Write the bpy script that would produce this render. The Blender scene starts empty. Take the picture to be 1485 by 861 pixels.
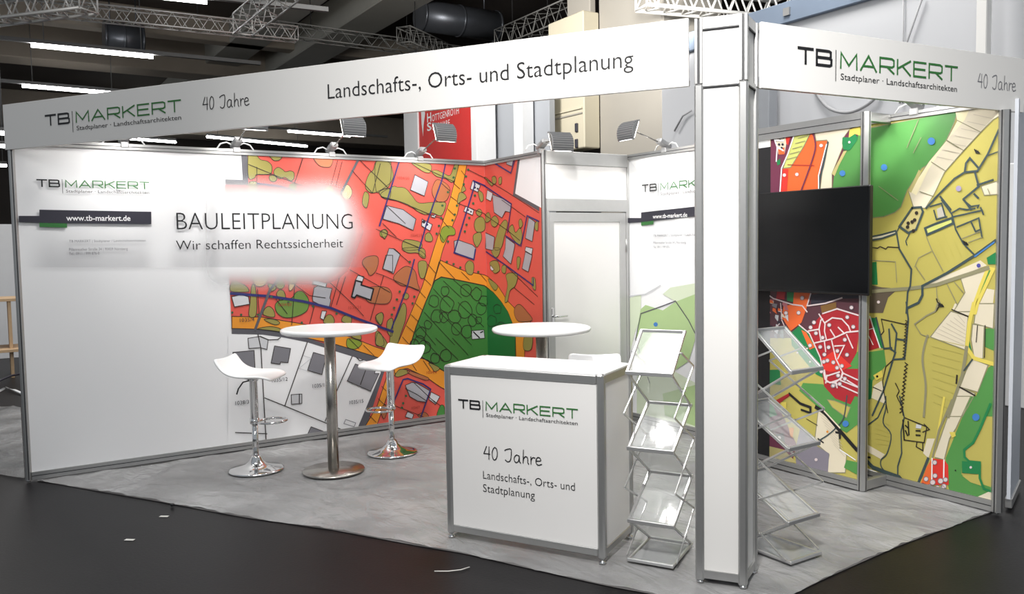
import bpy, math, random
from mathutils import Vector, Matrix
from mathutils.geometry import tessellate_polygon
random.seed(7)
SC = bpy.context.scene
COL = SC.collection
# ------------------------------------------------------------------ camera
IW, IH = 1485.0, 861.0
FPX = 1190.5
YAW, PITCH, ROLL = math.radians(-57.5296), math.radians(-3.5958), math.radians(-0.946)
CAM = Vector((6.9289, -0.1754, 1.6784))
_d = Vector((math.sin(YAW)*math.cos(PITCH), math.cos(YAW)*math.cos(PITCH), math.sin(PITCH)))
_r0 = Vector((math.cos(YAW), -math.sin(YAW), 0)); _u0 = _r0.cross(_d)
CR = math.cos(ROLL)*_r0 + math.sin(ROLL)*_u0
CU = -math.sin(ROLL)*_r0 + math.cos(ROLL)*_u0
cd = bpy.data.cameras.new('camera'); cam = bpy.data.objects.new('camera', cd); COL.objects.link(cam)
cd.sensor_width = 36; cd.lens = 36*FPX/IW; cd.clip_end = 200
M = Matrix((CR, CU, -_d)).transposed().to_4x4(); M.translation = CAM
cam.matrix_world = M
SC.camera = cam
# ------------------------------------------------------------------ colour management, world, hall lamps
SC.view_settings.view_transform = 'Standard'
try: SC.view_settings.look = 'None'
except Exception: pass
SC.view_settings.exposure = 0.0; SC.view_settings.gamma = 1.0; SC.view_settings.use_curve_mapping = False
w = bpy.data.worlds.new('world'); SC.world = w; w.use_nodes = True
w.node_tree.nodes['Background'].inputs[0].default_value = (0.86, 0.93, 1.0, 1)
w.node_tree.nodes['Background'].inputs[1].default_value = 0.38
def area(name, loc, target, size, power, color=(1, 0.98, 0.95), sizey=None, spread=180):
    l = bpy.data.lights.new(name, 'AREA'); l.energy = power; l.size = size; l.color = color
    if sizey: l.shape = 'RECTANGLE'; l.size_y = sizey
    l.spread = math.radians(spread)
    o = bpy.data.objects.new(name, l); COL.objects.link(o); o.location = loc
    o.rotation_euler = (Vector(target)-Vector(loc)).to_track_quat('-Z', 'Y').to_euler()
    return o
# big hall lamps high over the stands, plus added fill lights
area('hall_and_fill_light', (2.4, 1.2, 6.6), (2.4, 1.8, 0), 1.0, 145, sizey=3.0)
area('hall_and_fill_light', (1.9, 3.3, 4.9), (2.6, 3.2, 0), 0.18, 62)
area('hall_and_fill_light', (6.6, -0.4, 5.2), (4.2, 2.9, 2.5), 0.5, 75, spread=70)
area('hall_and_fill_light', (8.5, -2.0, 5.5), (2.0, 2.5, 1.0), 1.6, 112)  # added fill from behind the camera, stands for no particular lamp
area('hall_and_fill_light', (0.5, 7.4, 7.0), (0.5, 8.9, 3), 1.5, 190)
area('hall_and_fill_light', (-6.0, 5.6, 6.5), (-8, 9.5, 4), 1.5, 400)
area('hall_and_fill_light', (-2.0, 7.6, 5.4), (-4.2, 11.2, 6.1), 0.6, 130, spread=90)  # added light aimed up at the truss over the tower to whiten it
area('hall_and_fill_light', (-5.0, 0.0, 6.5), (-5.0, 0, 0), 1.5, 260)
# ------------------------------------------------------------------ materials
def srgb(h):
    h = h.lstrip('#'); c = [int(h[i:i+2], 16)/255 for i in (0, 2, 4)]
    return tuple(((x+0.055)/1.055)**2.4 if x > 0.04045 else x/12.92 for x in c)+(1,)
MC = {}
def mat(name, col, rough=0.5, metal=0.0, noise=0.0, nscale=8.0, spec=0.5, emit=0, bump=0, bscale=30, coat=0):
    if name in MC: return MC[name]
    m = bpy.data.materials.new(name); m.use_nodes = True; nt = m.node_tree; b = nt.nodes['Principled BSDF']
    c = srgb(col) if isinstance(col, str) else tuple(col)+(1,)*(4-len(col))
    b.inputs['Base Color'].default_value = c; b.inputs['Roughness'].default_value = rough
    b.inputs['Metallic'].default_value = metal; b.inputs['Specular IOR Level'].default_value = spec
    if coat: b.inputs['Coat Weight'].default_value = coat; b.inputs['Coat Roughness'].default_value = 0.06
    if emit: b.inputs['Emission Color'].default_value = c; b.inputs['Emission Strength'].default_value = emit
    if noise or bump:
        tc = nt.nodes.new('ShaderNodeTexCoord'); n = nt.nodes.new('ShaderNodeTexNoise')
        n.inputs['Scale'].default_value = nscale; n.inputs['Detail'].default_value = 5
        nt.links.new(tc.outputs['Object'], n.inputs['Vector'])
        if noise:
            mx = nt.nodes.new('ShaderNodeMix'); mx.data_type = 'RGBA'
            mx.inputs['A'].default_value = tuple(max(0, x*(1-noise)) for x in c[:3])+(1,)
            mx.inputs['B'].default_value = tuple(min(1, x*(1+noise)) for x in c[:3])+(1,)
            nt.links.new(n.outputs['Fac'], mx.inputs['Factor']); nt.links.new(mx.outputs['Result'], b.inputs['Base Color'])
        if bump:
            n2 = nt.nodes.new('ShaderNodeTexNoise'); n2.inputs['Scale'].default_value = bscale; n2.inputs['Detail'].default_value = 4
            nt.links.new(tc.outputs['Object'], n2.inputs['Vector'])
            bp = nt.nodes.new('ShaderNodeBump'); bp.inputs['Strength'].default_value = bump; bp.inputs['Distance'].default_value = 0.02
            nt.links.new(n2.outputs['Fac'], bp.inputs['Height']); nt.links.new(bp.outputs['Normal'], b.inputs['Normal'])
    MC[name] = m; return m
ALU = mat('aluminium', '#b2b2b1', 0.34, 0.75, noise=0.05, nscale=40)
ALUD = mat('aluminium_groove', '#3a3a3c', 0.5, 0.3)
CHROME = mat('chrome', '#dcdcdc', 0.06, 1.0, noise=0.02)
STEEL = mat('brushed_steel', '#b4b0aa', 0.27, 1.0, noise=0.08, nscale=60)
WHITE = mat('white_panel', '#e6e4e2', 0.42, noise=0.015, nscale=3)
WHITEG = mat('white_gloss', '#f2f2f2', 0.22, noise=0.01)
FASC = mat('white_board', '#e4e2df', 0.5, noise=0.015, nscale=2)
PRINTW = mat('print_white', '#e9e9ea', 0.45, noise=0.01, nscale=2)
INK = mat('ink_black', '#17171a', 0.5, noise=0.05)
INKG = mat('ink_green', '#2f6e33', 0.5, noise=0.05)
INKN = mat('ink_charcoal', '#2e2d38', 0.5, noise=0.05)
INKGREY = mat('ink_grey', '#77777c', 0.5, noise=0.05)
PAPER = mat('letter_white', '#eeeeee', 0.5, noise=0.02)
# ------------------------------------------------------------------ mesh builder
class MB:
    def __init__(s): s.v = []; s.f = []; s.m = []; s.sm = []; s.mats = []
    def mi(s, m):
        if m not in s.mats: s.mats.append(m)
        return s.mats.index(m)
    def face(s, pts, m, smooth=False):
        b = len(s.v); s.v += [Vector(p) for p in pts]; s.f.append(tuple(range(b, b+len(pts)))); s.m.append(s.mi(m)); s.sm.append(smooth)
    def mesh(s, vs, fs, m, smooth=False):
        b = len(s.v); s.v += [Vector(p) for p in vs]; k = s.mi(m)
        for f in fs: s.f.append(tuple(i+b for i in f)); s.m.append(k); s.sm.append(smooth)
    def box(s, lo, hi, m, rot=None, org=None, bev=0.0):
        x0, y0, z0 = lo; x1, y1, z1 = hi
        if bev > 0:
            b = min(bev, (x1-x0)*.45, (y1-y0)*.45, (z1-z0)*.45); V = []; idx = {}
            for ix, X in ((0, x0), (1, x1)):
                for iy, Y in ((0, y0), (1, y1)):
                    for iz, Z in ((0, z0), (1, z1)):
                        sx = b if ix == 0 else -b; sy = b if iy == 0 else -b; sz = b if iz == 0 else -b
                        for a, p in (('x', (X, Y+sy, Z+sz)), ('y', (X+sx, Y, Z+sz)), ('z', (X+sx, Y+sy, Z))):
                            idx[(ix, iy, iz, a)] = len(V); V.append(p)
            F = []
            g = lambda i, j, k, a: idx[(i, j, k, a)]
            for i in (0, 1):
                q = [g(i, 0, 0, 'x'), g(i, 1, 0, 'x'), g(i, 1, 1, 'x'), g(i, 0, 1, 'x')]; F.append(q if i else q[::-1])
                q = [g(0, i, 0, 'y'), g(0, i, 1, 'y'), g(1, i, 1, 'y'), g(1, i, 0, 'y')]; F.append(q if i else q[::-1])
                q = [g(0, 0, i, 'z'), g(1, 0, i, 'z'), g(1, 1, i, 'z'), g(0, 1, i, 'z')]; F.append(q if i else q[::-1])
            for i in (0, 1):
                for j in (0, 1):
                    fl = (i+j) % 2
                    q = [g(i, j, 0, 'x'), g(i, j, 0, 'y'), g(i, j, 1, 'y'), g(i, j, 1, 'x')]; F.append(q if fl else q[::-1])
                    q = [g(i, 0, j, 'z'), g(i, 0, j, 'x'), g(i, 1, j, 'x'), g(i, 1, j, 'z')]; F.append(q if fl else q[::-1])
                    q = [g(0, i, j, 'y'), g(0, i, j, 'z'), g(1, i, j, 'z'), g(1, i, j, 'y')]; F.append(q if fl else q[::-1])
                    for k in (0, 1):
                        t = [g(i, j, k, 'x'), g(i, j, k, 'y'), g(i, j, k, 'z')]; F.append(t if (i+j+k) % 2 else t[::-1])
        else:
            V = [(x, y, z) for x in (x0, x1) for y in (y0, y1) for z in (z0, z1)]
            F = [(0, 1, 3, 2), (4, 6, 7, 5), (0, 4, 5, 1), (2, 3, 7, 6), (0, 2, 6, 4), (1, 5, 7, 3)]
        V = [Vector(p) for p in V]
        if rot is not None: V = [rot @ p for p in V]
        if org is not None: V = [p+Vector(org) for p in V]
        s.mesh(V, F, m)
    def bar(s, p, q, wd, ht, m, up=(0, 0, 1), ext=0.0, bev=0.0):
        p = Vector(p); q = Vector(q); x = (q-p); L = x.length; x.normalize(); up = Vector(up)
        if abs(x.dot(up)) > 0.99: up = Vector((1, 0, 0))
        y = up.cross(x).normalized(); z = x.cross(y)
        R = Matrix((x, y, z)).transposed()
        s.box((-ext, -wd/2, -ht/2), (L+ext, wd/2, ht/2), m, R, p, bev)
    def tube(s, pts, r, m, seg=10, closed=False):
        pts = [Vector(p) for p in pts]; n = len(pts); rs = r if isinstance(r, (list, tuple)) else [r]*n
        V = []; F = []; prev = None
        for i, p in enumerate(pts):
            if closed: t = pts[(i+1) % n]-pts[i-1]
            else: t = pts[min(i+1, n-1)]-pts[max(i-1, 0)]
            t.normalize()
            if prev is None:
                a = Vector((0, 0, 1)) if abs(t.z) < 0.9 else Vector((1, 0, 0)); nx = a.cross(t).normalized()
            else: nx = (prev-t*prev.dot(t)).normalized()
            prev = nx; ny = t.cross(nx)
            for k in range(seg):
                a = 2*math.pi*k/seg; V.append(p+(nx*math.cos(a)+ny*math.sin(a))*rs[i])
        for i in range(n if closed else n-1):
            for k in range(seg):
                a = i*seg+k; b = i*seg+(k+1) % seg; c = ((i+1) % n)*seg+(k+1) % seg; d = ((i+1) % n)*seg+k
                F.append((a, b, c, d))
        s.mesh(V, F, m, True)
        if not closed:
            b0 = len(s.v)-len(V); k = s.mi(m)
            s.f.append(tuple(b0+j for j in range(seg))[::-1]); s.m.append(k); s.sm.append(False)
            s.f.append(tuple(b0+(n-1)*seg+j for j in range(seg))); s.m.append(k); s.sm.append(False)
    def lathe(s, prof, c, m, seg=40):
        V = []; F = []; n = len(prof)
        for (r, z) in prof:
            for k in range(seg):
                a = 2*math.pi*k/seg; V.append((c[0]+r*math.cos(a), c[1]+r*math.sin(a), c[2]+z))
        for i in range(n-1):
            for k in range(seg):
                F.append((i*seg+k, i*seg+(k+1) % seg, (i+1)*seg+(k+1) % seg, (i+1)*seg+k))
        s.mesh(V, F, m, True)
        b0 = len(s.v)-len(V); k = s.mi(m)
        if prof[0][0] > 1e-6: s.f.append(tuple(b0+j for j in range(seg))[::-1]); s.m.append(k); s.sm.append(False)
        if prof[-1][0] > 1e-6: s.f.append(tuple(b0+(n-1)*seg+j for j in range(seg))); s.m.append(k); s.sm.append(False)
    def build(s, name, parent=None, local=False):
        me = bpy.data.meshes.new(name)
        V = s.v
        if parent is not None and not local:
            rt = parent; chain = []
            while rt is not None: chain.append(rt); rt = rt.parent
            mw = Matrix.Identity(4)
            for o in chain[::-1]: mw = mw @ Matrix.LocRotScale(o.location, o.rotation_euler, None)
            inv = mw.inverted(); V = [inv @ p for p in V]
        me.from_pydata([tuple(p) for p in V], [], s.f)
        for m in s.mats: me.materials.append(m)
        me.polygons.foreach_set('material_index', s.m); me.polygons.foreach_set('use_smooth', s.sm); me.update()
        o = bpy.data.objects.new(name, me); COL.objects.link(o)
        if parent is not None: o.parent = parent
        return o
def tag(o, label=None, cat=None, group=None, kind=None):
    if label: o['label'] = label
    if cat: o['category'] = cat
    if group: o['group'] = group
    if kind: o['kind'] = kind
    return o
def thing(name, label, cat, loc=(0, 0, 0), rz=0.0, group=None, kind=None):
    o = bpy.data.objects.new(name, None); COL.objects.link(o); o.empty_display_size = 0.1
    o.location = loc; o.rotation_euler = (0, 0, rz); tag(o, label, cat, group, kind); return o
def dup(root, loc, rz, label, group=None):
    r = root.copy(); COL.objects.link(r); r.location = loc; r.rotation_euler = (0, 0, rz); r['label'] = label
    if group: r['group'] = group
    def rec(a, b):
        for ch in list(a.children):
            c = ch.copy(); COL.objects.link(c); c.parent = b; rec(ch, c)
    rec(root, r); return r
def link_light(light, root, world):
    mw = Matrix.LocRotScale(root.location, root.rotation_euler, None); light.parent = root
    light.matrix_local = mw.inverted() @ world
# ------------------------------------------------------------------ planes seen by the camera (prints are traced onto their real wall)
def ray(x, y): return CAM, _d*FPX+CR*(x-IW/2)+CU*(IH/2-y)
class Frame:
    def __init__(s, o, u, n): s.o = Vector(o); s.u = Vector(u).normalized(); s.n = Vector(n).normalized(); s.w = Vector((0, 0, 1))
    def px(s, x, y):
        c, v = ray(x, y); t = (s.o-c).dot(s.n)/v.dot(s.n); p = c+v*t-s.o
        return (p.dot(s.u), p.dot(s.w))
    def at(s, a, b, off=0.0): return s.o+s.u*a+s.w*b+s.n*off
def onz(x, y, z):
    c, v = ray(x, y); t = (z-c.z)/v.z; return c+v*t
def ony(x, y, Y):
    c, v = ray(x, y); t = (Y-c.y)/v.y; return c+v*t
def onx(x, y, X):
    c, v = ray(x, y); t = (X-c.x)/v.x; return c+v*t
LW = Frame((0.006, 0, 0), (0, 1, 0), (1, 0, 0))
L_, WC, D_, XR, XT, YT = 3.9455, 0.994, 4.9097, 4.3731, 3.6433, 4.645
CF = Frame((0, L_-0.006, 0), (1, 0, 0), (0, -1, 0))
CS = Frame((WC, 0, 0), (0, 1, 0), (1, 0, 0))
BW = Frame((0, D_-0.006, 0), (1, 0, 0), (0, -1, 0))
TW = Frame((0, YT-0.006, 0), (1, 0, 0), (0, -1, 0))
# front fascia
FA = Vector((0.0, -0.035, 0)); FB = Vector((4.066, 2.672, 0))
FF = Frame(FA, FB-FA, Vector(((FB-FA).y, -(FB-FA).x, 0)))
# column
P1 = Vector((4.074, 2.681, 0)); P2 = Vector((4.278, 2.820, 0)); P3 = Vector((4.157, 3.038, 0)); 
RA = Vector((4.165, 3.045, 0)); RB = Vector((4.375, 5.12, 0))
RF = Frame(RA, RB-RA, Vector(((RB-RA).y, -(RB-RA).x, 0)))
CNT0 = Vector((2.81, 1.974, 0)); CNT1 = Vector((3.652, 2.455, 0))
CN = Frame(CNT0, CNT1-CNT0, Vector(((CNT1-CNT0).y, -(CNT1-CNT0).x, 0)))
# ------------------------------------------------------------------ flat graphics
def poly(mb, fr, uv, m, off):
    if len(uv) < 3: return
    A = sum(uv[i][0]*uv[(i+1) % len(uv)][1]-uv[(i+1) % len(uv)][0]*uv[i][1] for i in range(len(uv)))
    if abs(A) < 1e-7: return
    tr = tessellate_polygon([[Vector((p[0], p[1], 0)) for p in uv]])
    V = [fr.at(p[0], p[1], off) for p in uv]; F = []
    for t in tr:
        a, b, c = [V[i] for i in t]
        F.append(t if (b-a).cross(c-a).dot(fr.n) > 0 else t[::-1])
    mb.mesh(V, F, m)
def clip(uv, rc):
    u0, v0, u1, v1 = rc
    for (ax, lim, sg) in ((0, u0, 1), (0, u1, -1), (1, v0, 1), (1, v1, -1)):
        out = []
        for i in range(len(uv)):
            a = uv[i-1]; b = uv[i]; da = (a[ax]-lim)*sg; db = (b[ax]-lim)*sg
            if (da >= 0) != (db >= 0):
                t = da/(da-db); out.append((a[0]+t*(b[0]-a[0]), a[1]+t*(b[1]-a[1])))
            if db >= 0: out.append(b)
        uv = out
        if not uv: return []
    return uv
def seg(mb, fr, a, b, wd, m, off, rc=None, cap=0.5):
    dx, dy = b[0]-a[0], b[1]-a[1]; L = math.hypot(dx, dy)
    if L < 1e-6: return
    dx /= L; dy /= L; h = wd/2; e = wd*cap
    q = [(a[0]-dx*e-dy*h, a[1]-dy*e+dx*h), (a[0]-dx*e+dy*h, a[1]-dy*e-dx*h), (b[0]+dx*e+dy*h, b[1]+dy*e-dx*h), (b[0]+dx*e-dy*h, b[1]+dy*e+dx*h)]
    if rc: q = clip(q, rc)
    if len(q) >= 3:
        V = [fr.at(p[0], p[1], off) for p in q]
        if (V[1]-V[0]).cross(V[2]-V[0]).dot(fr.n) < 0: V = V[::-1]
        mb.face(V, m)
_sub = {}
def sub(key='line', n=24):
    _sub[key] = _sub.get(key, 0)+1; return (_sub[key] % n)*1.1e-5
def pline(mb, fr, uv, wd, m, off, rc=None, closed=False):
    P = [uv[0]]
    for q in uv[1:]:
        if math.dist(q, P[-1]) > 1e-5: P.append(q)
    if closed and len(P) > 2 and math.dist(P[0], P[-1]) < 1e-5: P.pop()
    n = len(P)
    if n < 2: return
    off = off+sub(); h = wd/2; Lf = []; Rt = []
    def dr(a, b): d = math.dist(a, b); return ((b[0]-a[0])/d, (b[1]-a[1])/d)
    for i in range(n):
        d0 = dr(P[i-1], P[i]) if (i > 0 or closed) else None; d1 = dr(P[i], P[(i+1) % n]) if (i < n-1 or closed) else None
        p = P[i]
        if d0 is None: d0 = d1; p = (p[0]-d1[0]*h*.8, p[1]-d1[1]*h*.8)
        if d1 is None: d1 = d0; p = (p[0]+d0[0]*h*.8, p[1]+d0[1]*h*.8)
        nx, ny = -d0[1]-d1[1], d0[0]+d1[0]; L = math.hypot(nx, ny)
        if L < .2: nx, ny = -d1[1], d1[0]; k = 1
        else: nx /= L; ny /= L; k = min(1.8, 1/max(.3, nx*-d1[1]+ny*d1[0]))
        Lf.append((p[0]+nx*h*k, p[1]+ny*h*k)); Rt.append((p[0]-nx*h*k, p[1]-ny*h*k))
    for i in range(n if closed else n-1):
        j = (i+1) % n; q = [Lf[i], Rt[i], Rt[j], Lf[j]]
        if rc: q = clip(q, rc)
        if len(q) >= 3:
            V = [fr.at(a[0], a[1], off) for a in q]; nn = Vector((0, 0, 0))
            for k in range(1, len(V)-1): nn += (V[k]-V[0]).cross(V[k+1]-V[0])
            mb.face(V if nn.dot(fr.n) >= 0 else V[::-1], m)
def smooth(pts, n=4, closed=True):
    out = []; N = len(pts)
    for i in range(N if closed else N-1):
        if closed: p0, p1, p2, p3 = pts[i-1], pts[i], pts[(i+1) % N], pts[(i+2) % N]
        else: p0, p1, p2, p3 = pts[max(i-1, 0)], pts[i], pts[i+1], pts[min(i+2, N-1)]
        for k in range(n):
            t = k/n
            out.append(tuple(0.5*((2*p1[j])+(-p0[j]+p2[j])*t+(2*p0[j]-5*p1[j]+4*p2[j]-p3[j])*t*t+(-p0[j]+3*p1[j]-3*p2[j]+p3[j])*t**3) for j in (0, 1)))
    if not closed: out.append(pts[-1])
    return out
class Plan:
    """collects flat map pieces given in photograph coordinates and prints them on one or more wall planes"""
    def __init__(s, planes, crops): s.planes = planes; s.crops = crops; s.mbs = [MB() for _ in planes]; s.wk = 1.0
    def cv(s, c, pts):
        if c is None: return list(pts)
        x0, y0, k = s.crops[c]; return [(x0+x/k, y0+y/k) for x, y in pts]
    def area(s, c, pts, m, layer, sm=False, line=None, lw=0.006):
        p = s.cv(c, pts)
        if sm: p = smooth(p)
        for (fr, rc), mb in zip(s.planes, s.mbs):
            uv = [fr.px(*q) for q in p]
            q = clip(uv, rc)
            if q:
                o_ = 0.0012+layer*0.0009+sub(layer, 55); poly(mb, fr, q, m, o_)
                if line: pline(mb, fr, uv, lw, line, 0.0012+layer*0.0009+.00063, rc, True)
    def line(s, c, pts, m, wd, layer=7, sm=False, closed=False):
        p = s.cv(c, pts)
        if sm: p = smooth(p, closed=closed)
        for (fr, rc), mb in zip(s.planes, s.mbs):
            pline(mb, fr, [fr.px(*q) for q in p], wd*s.wk, m, 0.0012+layer*0.0009+.00063, rc, closed)
    def dot(s, c, x, y, r, m, layer=8, line=None):
        p = [(x+r*math.cos(a*math.pi/6), y+r*math.sin(a*math.pi/6)) for a in range(12)]
        s.area(c, p, m, layer, line=line, lw=0.004)
# ------------------------------------------------------------------ lettering
def text_geo(body, offset=0.0, shear=0.0):
    cu = bpy.data.curves.new('lettering_curve', 'FONT'); cu.body = body; cu.offset = offset; cu.shear = shear; cu.resolution_u = 3
    o = bpy.data.objects.new('lettering_curve', cu); COL.objects.link(o)
    dg = bpy.context.evaluated_depsgraph_get(); me = bpy.data.meshes.new_from_object(o.evaluated_get(dg))
    V = [(v.co.x, v.co.y) for v in me.vertices]; F = [tuple(p.vertices) for p in me.polygons]
    bpy.data.objects.remove(o); bpy.data.curves.remove(cu); bpy.data.meshes.remove(me)
    return V, F
_cap = {}
def cap_h(off):
    if off not in _cap:
        V, _ = text_geo('H', off); _cap[off] = max(v[1] for v in V)
    return _cap[off]
def text(mb, fr, body, x0, x1, vb, ch, m, off=0.004, weight=0.0, shear=0.0):
    V, F = text_geo(body, weight, shear)
    a = min(v[0] for v in V); b = max(v[0] for v in V); kx = (x1-x0)/(b-a); ky = ch/cap_h(weight)
    P = [fr.at(x0+(v[0]-a)*kx, vb+v[1]*ky, off) for v in V]; G = []
    for f in F:
        n = (P[f[1]]-P[f[0]]).cross(P[f[2]]-P[f[0]]); G.append(f if n.dot(fr.n) >= 0 else f[::-1])
    mb.mesh(P, G, m)
def words(parent, name, fr, body, pl, pr, ptop, m, off=.004, weight=0.0):
    V, F = text_geo(body, weight); a0 = min(v[0] for v in V); b0 = max(v[0] for v in V)
    a = fr.px(*pl); b = fr.px(*pr); t = fr.px(*ptop); k = (b[0]-a[0])/(b0-a0); vb = (a[1]+b[1])/2; pre = ''
    for wd in body.split(' '):
        W, _ = text_geo(wd, weight); L = max(v[0] for v in W)
        X, _ = text_geo(pre+wd, weight); e = max(v[0] for v in X)-a0
        mb = MB(); text(mb, fr, wd, a[0]+(e-L+min(v[0] for v in W))*k, a[0]+e*k, vb, t[1]-a[1], m, off, weight); mb.build(name, parent); pre += wd+' '
def text_px(mb, fr, body, pl, pr, ptop, m, off=0.004, weight=0.0):
    a = fr.px(*pl); b = fr.px(*pr); t = fr.px(*ptop); vb = (a[1]+b[1])/2
    text(mb, fr, body, a[0], b[0], vb, t[1]-a[1], m, off, weight)
GL = {'T': ([[(0, 1), (1, 1)], [(.5, 1), (.5, 0)]], 1.0),
      'B': ([[(.85, .52), (0, .52)], [(0, 0), (0, 1), (.82, 1), (.95, .93), (.95, .6), (.85, .52), (1, .43), (1, .08), (.88, 0), (0, 0)]], 1.05),
      'M': ([[(0, 0), (0.02, 1), (.5, .2), (.98, 1), (1, 0)]], 1.15),
      'A': ([[(0, 0), (.5, 1), (1, 0)], [(.2, .3), (.8, .3)]], 1.15),
      'R': ([[(0, 0), (0, 1), (.85, 1), (1, .9), (1, .52), (.86, .42), (0, .42)], [(.5, .42), (1, 0)]], 1.05),
      'K': ([[(0, 0), (0, 1)], [(1, 1), (.05, .42)], [(.38, .6), (1, 0)]], 1.0),
      'E': ([[(1, 0), (0, 0), (0, 1), (1, 1)], [(0, .52), (.92, .52)]], .95)}
def strokes(mb, fr, word, x0, x1, vb, ch, sw, m, off=0.004, gap=0.28):
    tot = sum(GL[c][1] for c in word)+gap*(len(word)-1); k = (x1-x0)/tot; x = x0
    for c in word:
        st, wd = GL[c]
        for s_ in st: pline(mb, fr, [(x+p[0]*wd*k, vb+sw/2+p[1]*(ch-sw)) for p in s_], sw, m, off)
        x += (wd+gap)*k
def logo(mb, fr, pl, pr, ptop, black=None):
    """pl, pr: left and right end of the logo's baseline; ptop: top left"""
    a = fr.px(*pl); b = fr.px(*pr); t = fr.px(*ptop); W = b[0]-a[0]; vb = (a[1]+b[1])/2; ch = t[1]-a[1]
    strokes(mb, fr, 'TB', a[0], a[0]+.188*W, vb, ch, ch*.17, INK)
    xb = a[0]+.214*W
    seg(mb, fr, (xb, vb+ch*1.02), (xb, vb-ch*.72), ch*.06, INK, .004)
    strokes(mb, fr, 'MARKERT', a[0]+.243*W, b[0], vb, ch, ch*.13, INKG)
    text(mb, fr, 'Stadtplaner \u00b7 Landschaftsarchitekten', a[0]+.243*W, b[0], vb-.62*ch, ch*.36, INK, .004, 0.0)
HAND = [[(.30, 1), (.02, .42), (.62, .42)], [(.55, .98), (.52, 0)],
        [(1.12, 1), (.95, .85), (.85, .5), (.92, .1), (1.1, 0), (1.3, .2), (1.36, .55), (1.3, .88), (1.12, 1)],
        [(2.1, .86), (2.35, .97), (2.72, .98), (2.7, .4), (2.6, .08), (2.35, -.02), (2.15, .1)],
        [(3.5, .52), (3.25, .6), (3.02, .4), (3.02, .12), (3.2, 0), (3.42, .15), (3.5, .52), (3.5, .12), (3.62, 0)],
        [(3.9, 1.05), (3.85, 0), (3.9, .35), (4.1, .56), (4.28, .45), (4.3, .1), (4.38, 0)],
        [(4.6, .58), (4.6, 0), (4.62, .35), (4.8, .55), (4.98, .52)],
        [(5.05, .3), (5.5, .36), (5.45, .55), (5.25, .6), (5.08, .4), (5.1, .12), (5.3, 0), (5.6, .1)]]
def hand(parent, fr, pl, pr, ptop, m=INK, k=0.075):
    a = fr.px(*pl); b = fr.px(*pr); t = fr.px(*ptop); W = (b[0]-a[0])/5.6; vb = (a[1]+b[1])/2; ch = t[1]-a[1]
    for part in (HAND[:3], HAND[3:]):
        mb = MB()
        for s_ in part: pline(mb, fr, [(a[0]+x*W, vb+y*ch) for x, y in (smooth(s_, 3, False) if len(s_) > 3 else s_)], ch*k, m, .004)
        mb.build('anniversary_lettering', parent)
# ================================================================== HALL (structure)
FLOORM = mat('dark_hall_floor', '#141214', 0.42, noise=0.35, nscale=2.5, bump=0.04, bscale=60, spec=0.2)
mb = MB(); mb.box((-46, -14, -0.2), (14, 30, 0), FLOORM)
tag(mb.build('floor'), kind='structure')
CEILM = mat('dark_ceiling', '#4d453f', 0.9, noise=0.3, nscale=0.6)
BEAM = mat('concrete_beam', '#a3988a', 0.9, noise=0.15, nscale=1.2)
BEAMG = mat('grey_beam', '#b5b2a8', 0.85, noise=0.1, nscale=1.2)
mb = MB(); mb.box((-46, -14, 9.2), (-3.0, 30, 9.5), CEILM)
tag(mb.build('ceiling'), kind='structure')
FARM = mat('far_wall', '#514b47', 0.9, noise=0.3, nscale=0.5)
mb = MB(); mb.box((-46, -14, 0), (-45.6, 30, 9.2), FARM); tag(mb.build('wall_left'), kind='structure')
mb = MB(); mb.box((-46, 29.6, 0), (14, 30, 9.2), FARM); tag(mb.build('wall_far'), kind='structure')
# pale partition of the hall behind the stand
PALE = mat('pale_partition', '#c9cacd', 0.7, noise=0.04, nscale=0.7)
zt = ony(1125, 40, 9).z
mb = MB(); mb.box((-2.94, 9, 0), (9, 9.15, zt), PALE); tag(mb.build('wall_back'), kind='structure')
BLUEG = mat('blue_grey_beam', '#7f8da0', 0.6, noise=0.15, nscale=2)
mb = MB(); mb.box((-2.94, 8.93, zt), (9, 9.2, zt+0.28), BLUEG, bev=.01)
for k in range(10): mb.box((-2.5+k*1.0, 8.90, zt+.09), (-2.4+k*1.0, 8.94, zt+.19), ALU)
tag(mb.build('trim_1'), kind='structure')
def ss(a, b, x):
    t = min(1, max(0, (x-a)/(b-a))); return t*t*(3-2*t)
BZ = .008   # things stand on the sheet
# ================================================================== FLOOR COVER
def onto(p, z): return (p[0], p[1], z)
EDGE = [(-0.01, 0.05), (.407, .30), (1.044, .69), (1.754, 1.105), (2.309, 1.49), (2.799, 1.769), (3.088, 1.95), (3.439, 2.11), (3.859, 2.313), (4.2, 2.519), (4.43, 2.78), (4.425, 2.989), (4.393, 3.272), (4.345, 3.942), (4.335, 4.626), (4.34, 4.95)]
BACK = [(0.03, 0.05), (0.03, 3.92), (0.97, 3.92), (1.02, 4.88), (4.33, 4.95)]
def along(pts, t):
    ls = [math.dist(pts[i], pts[i+1]) for i in range(len(pts)-1)]; T = t*sum(ls)
    for i, l in enumerate(ls):
        if T <= l or i == len(ls)-1:
            k = min(1, T/l); return (pts[i][0]+k*(pts[i+1][0]-pts[i][0]), pts[i][1]+k*(pts[i+1][1]-pts[i][1]))
        T -= l
CARPET = mat('grey_carpet', '#6c6a6a', 0.95, noise=0.06, nscale=14, spec=0.1)
mb = MB()
ring = [onto(along(EDGE, i/60), 0.004) for i in range(61)]+[onto(along(BACK, 1-i/40), 0.004) for i in range(41)]
ring = [Vector(p) for p in ring]
inner = []
tr = tessellate_polygon([ring])
mb.mesh(ring, [t if (ring[t[1]]-ring[t[0]]).cross(ring[t[2]]-ring[t[0]]).z > 0 else t[::-1] for t in tr], CARPET)
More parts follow.
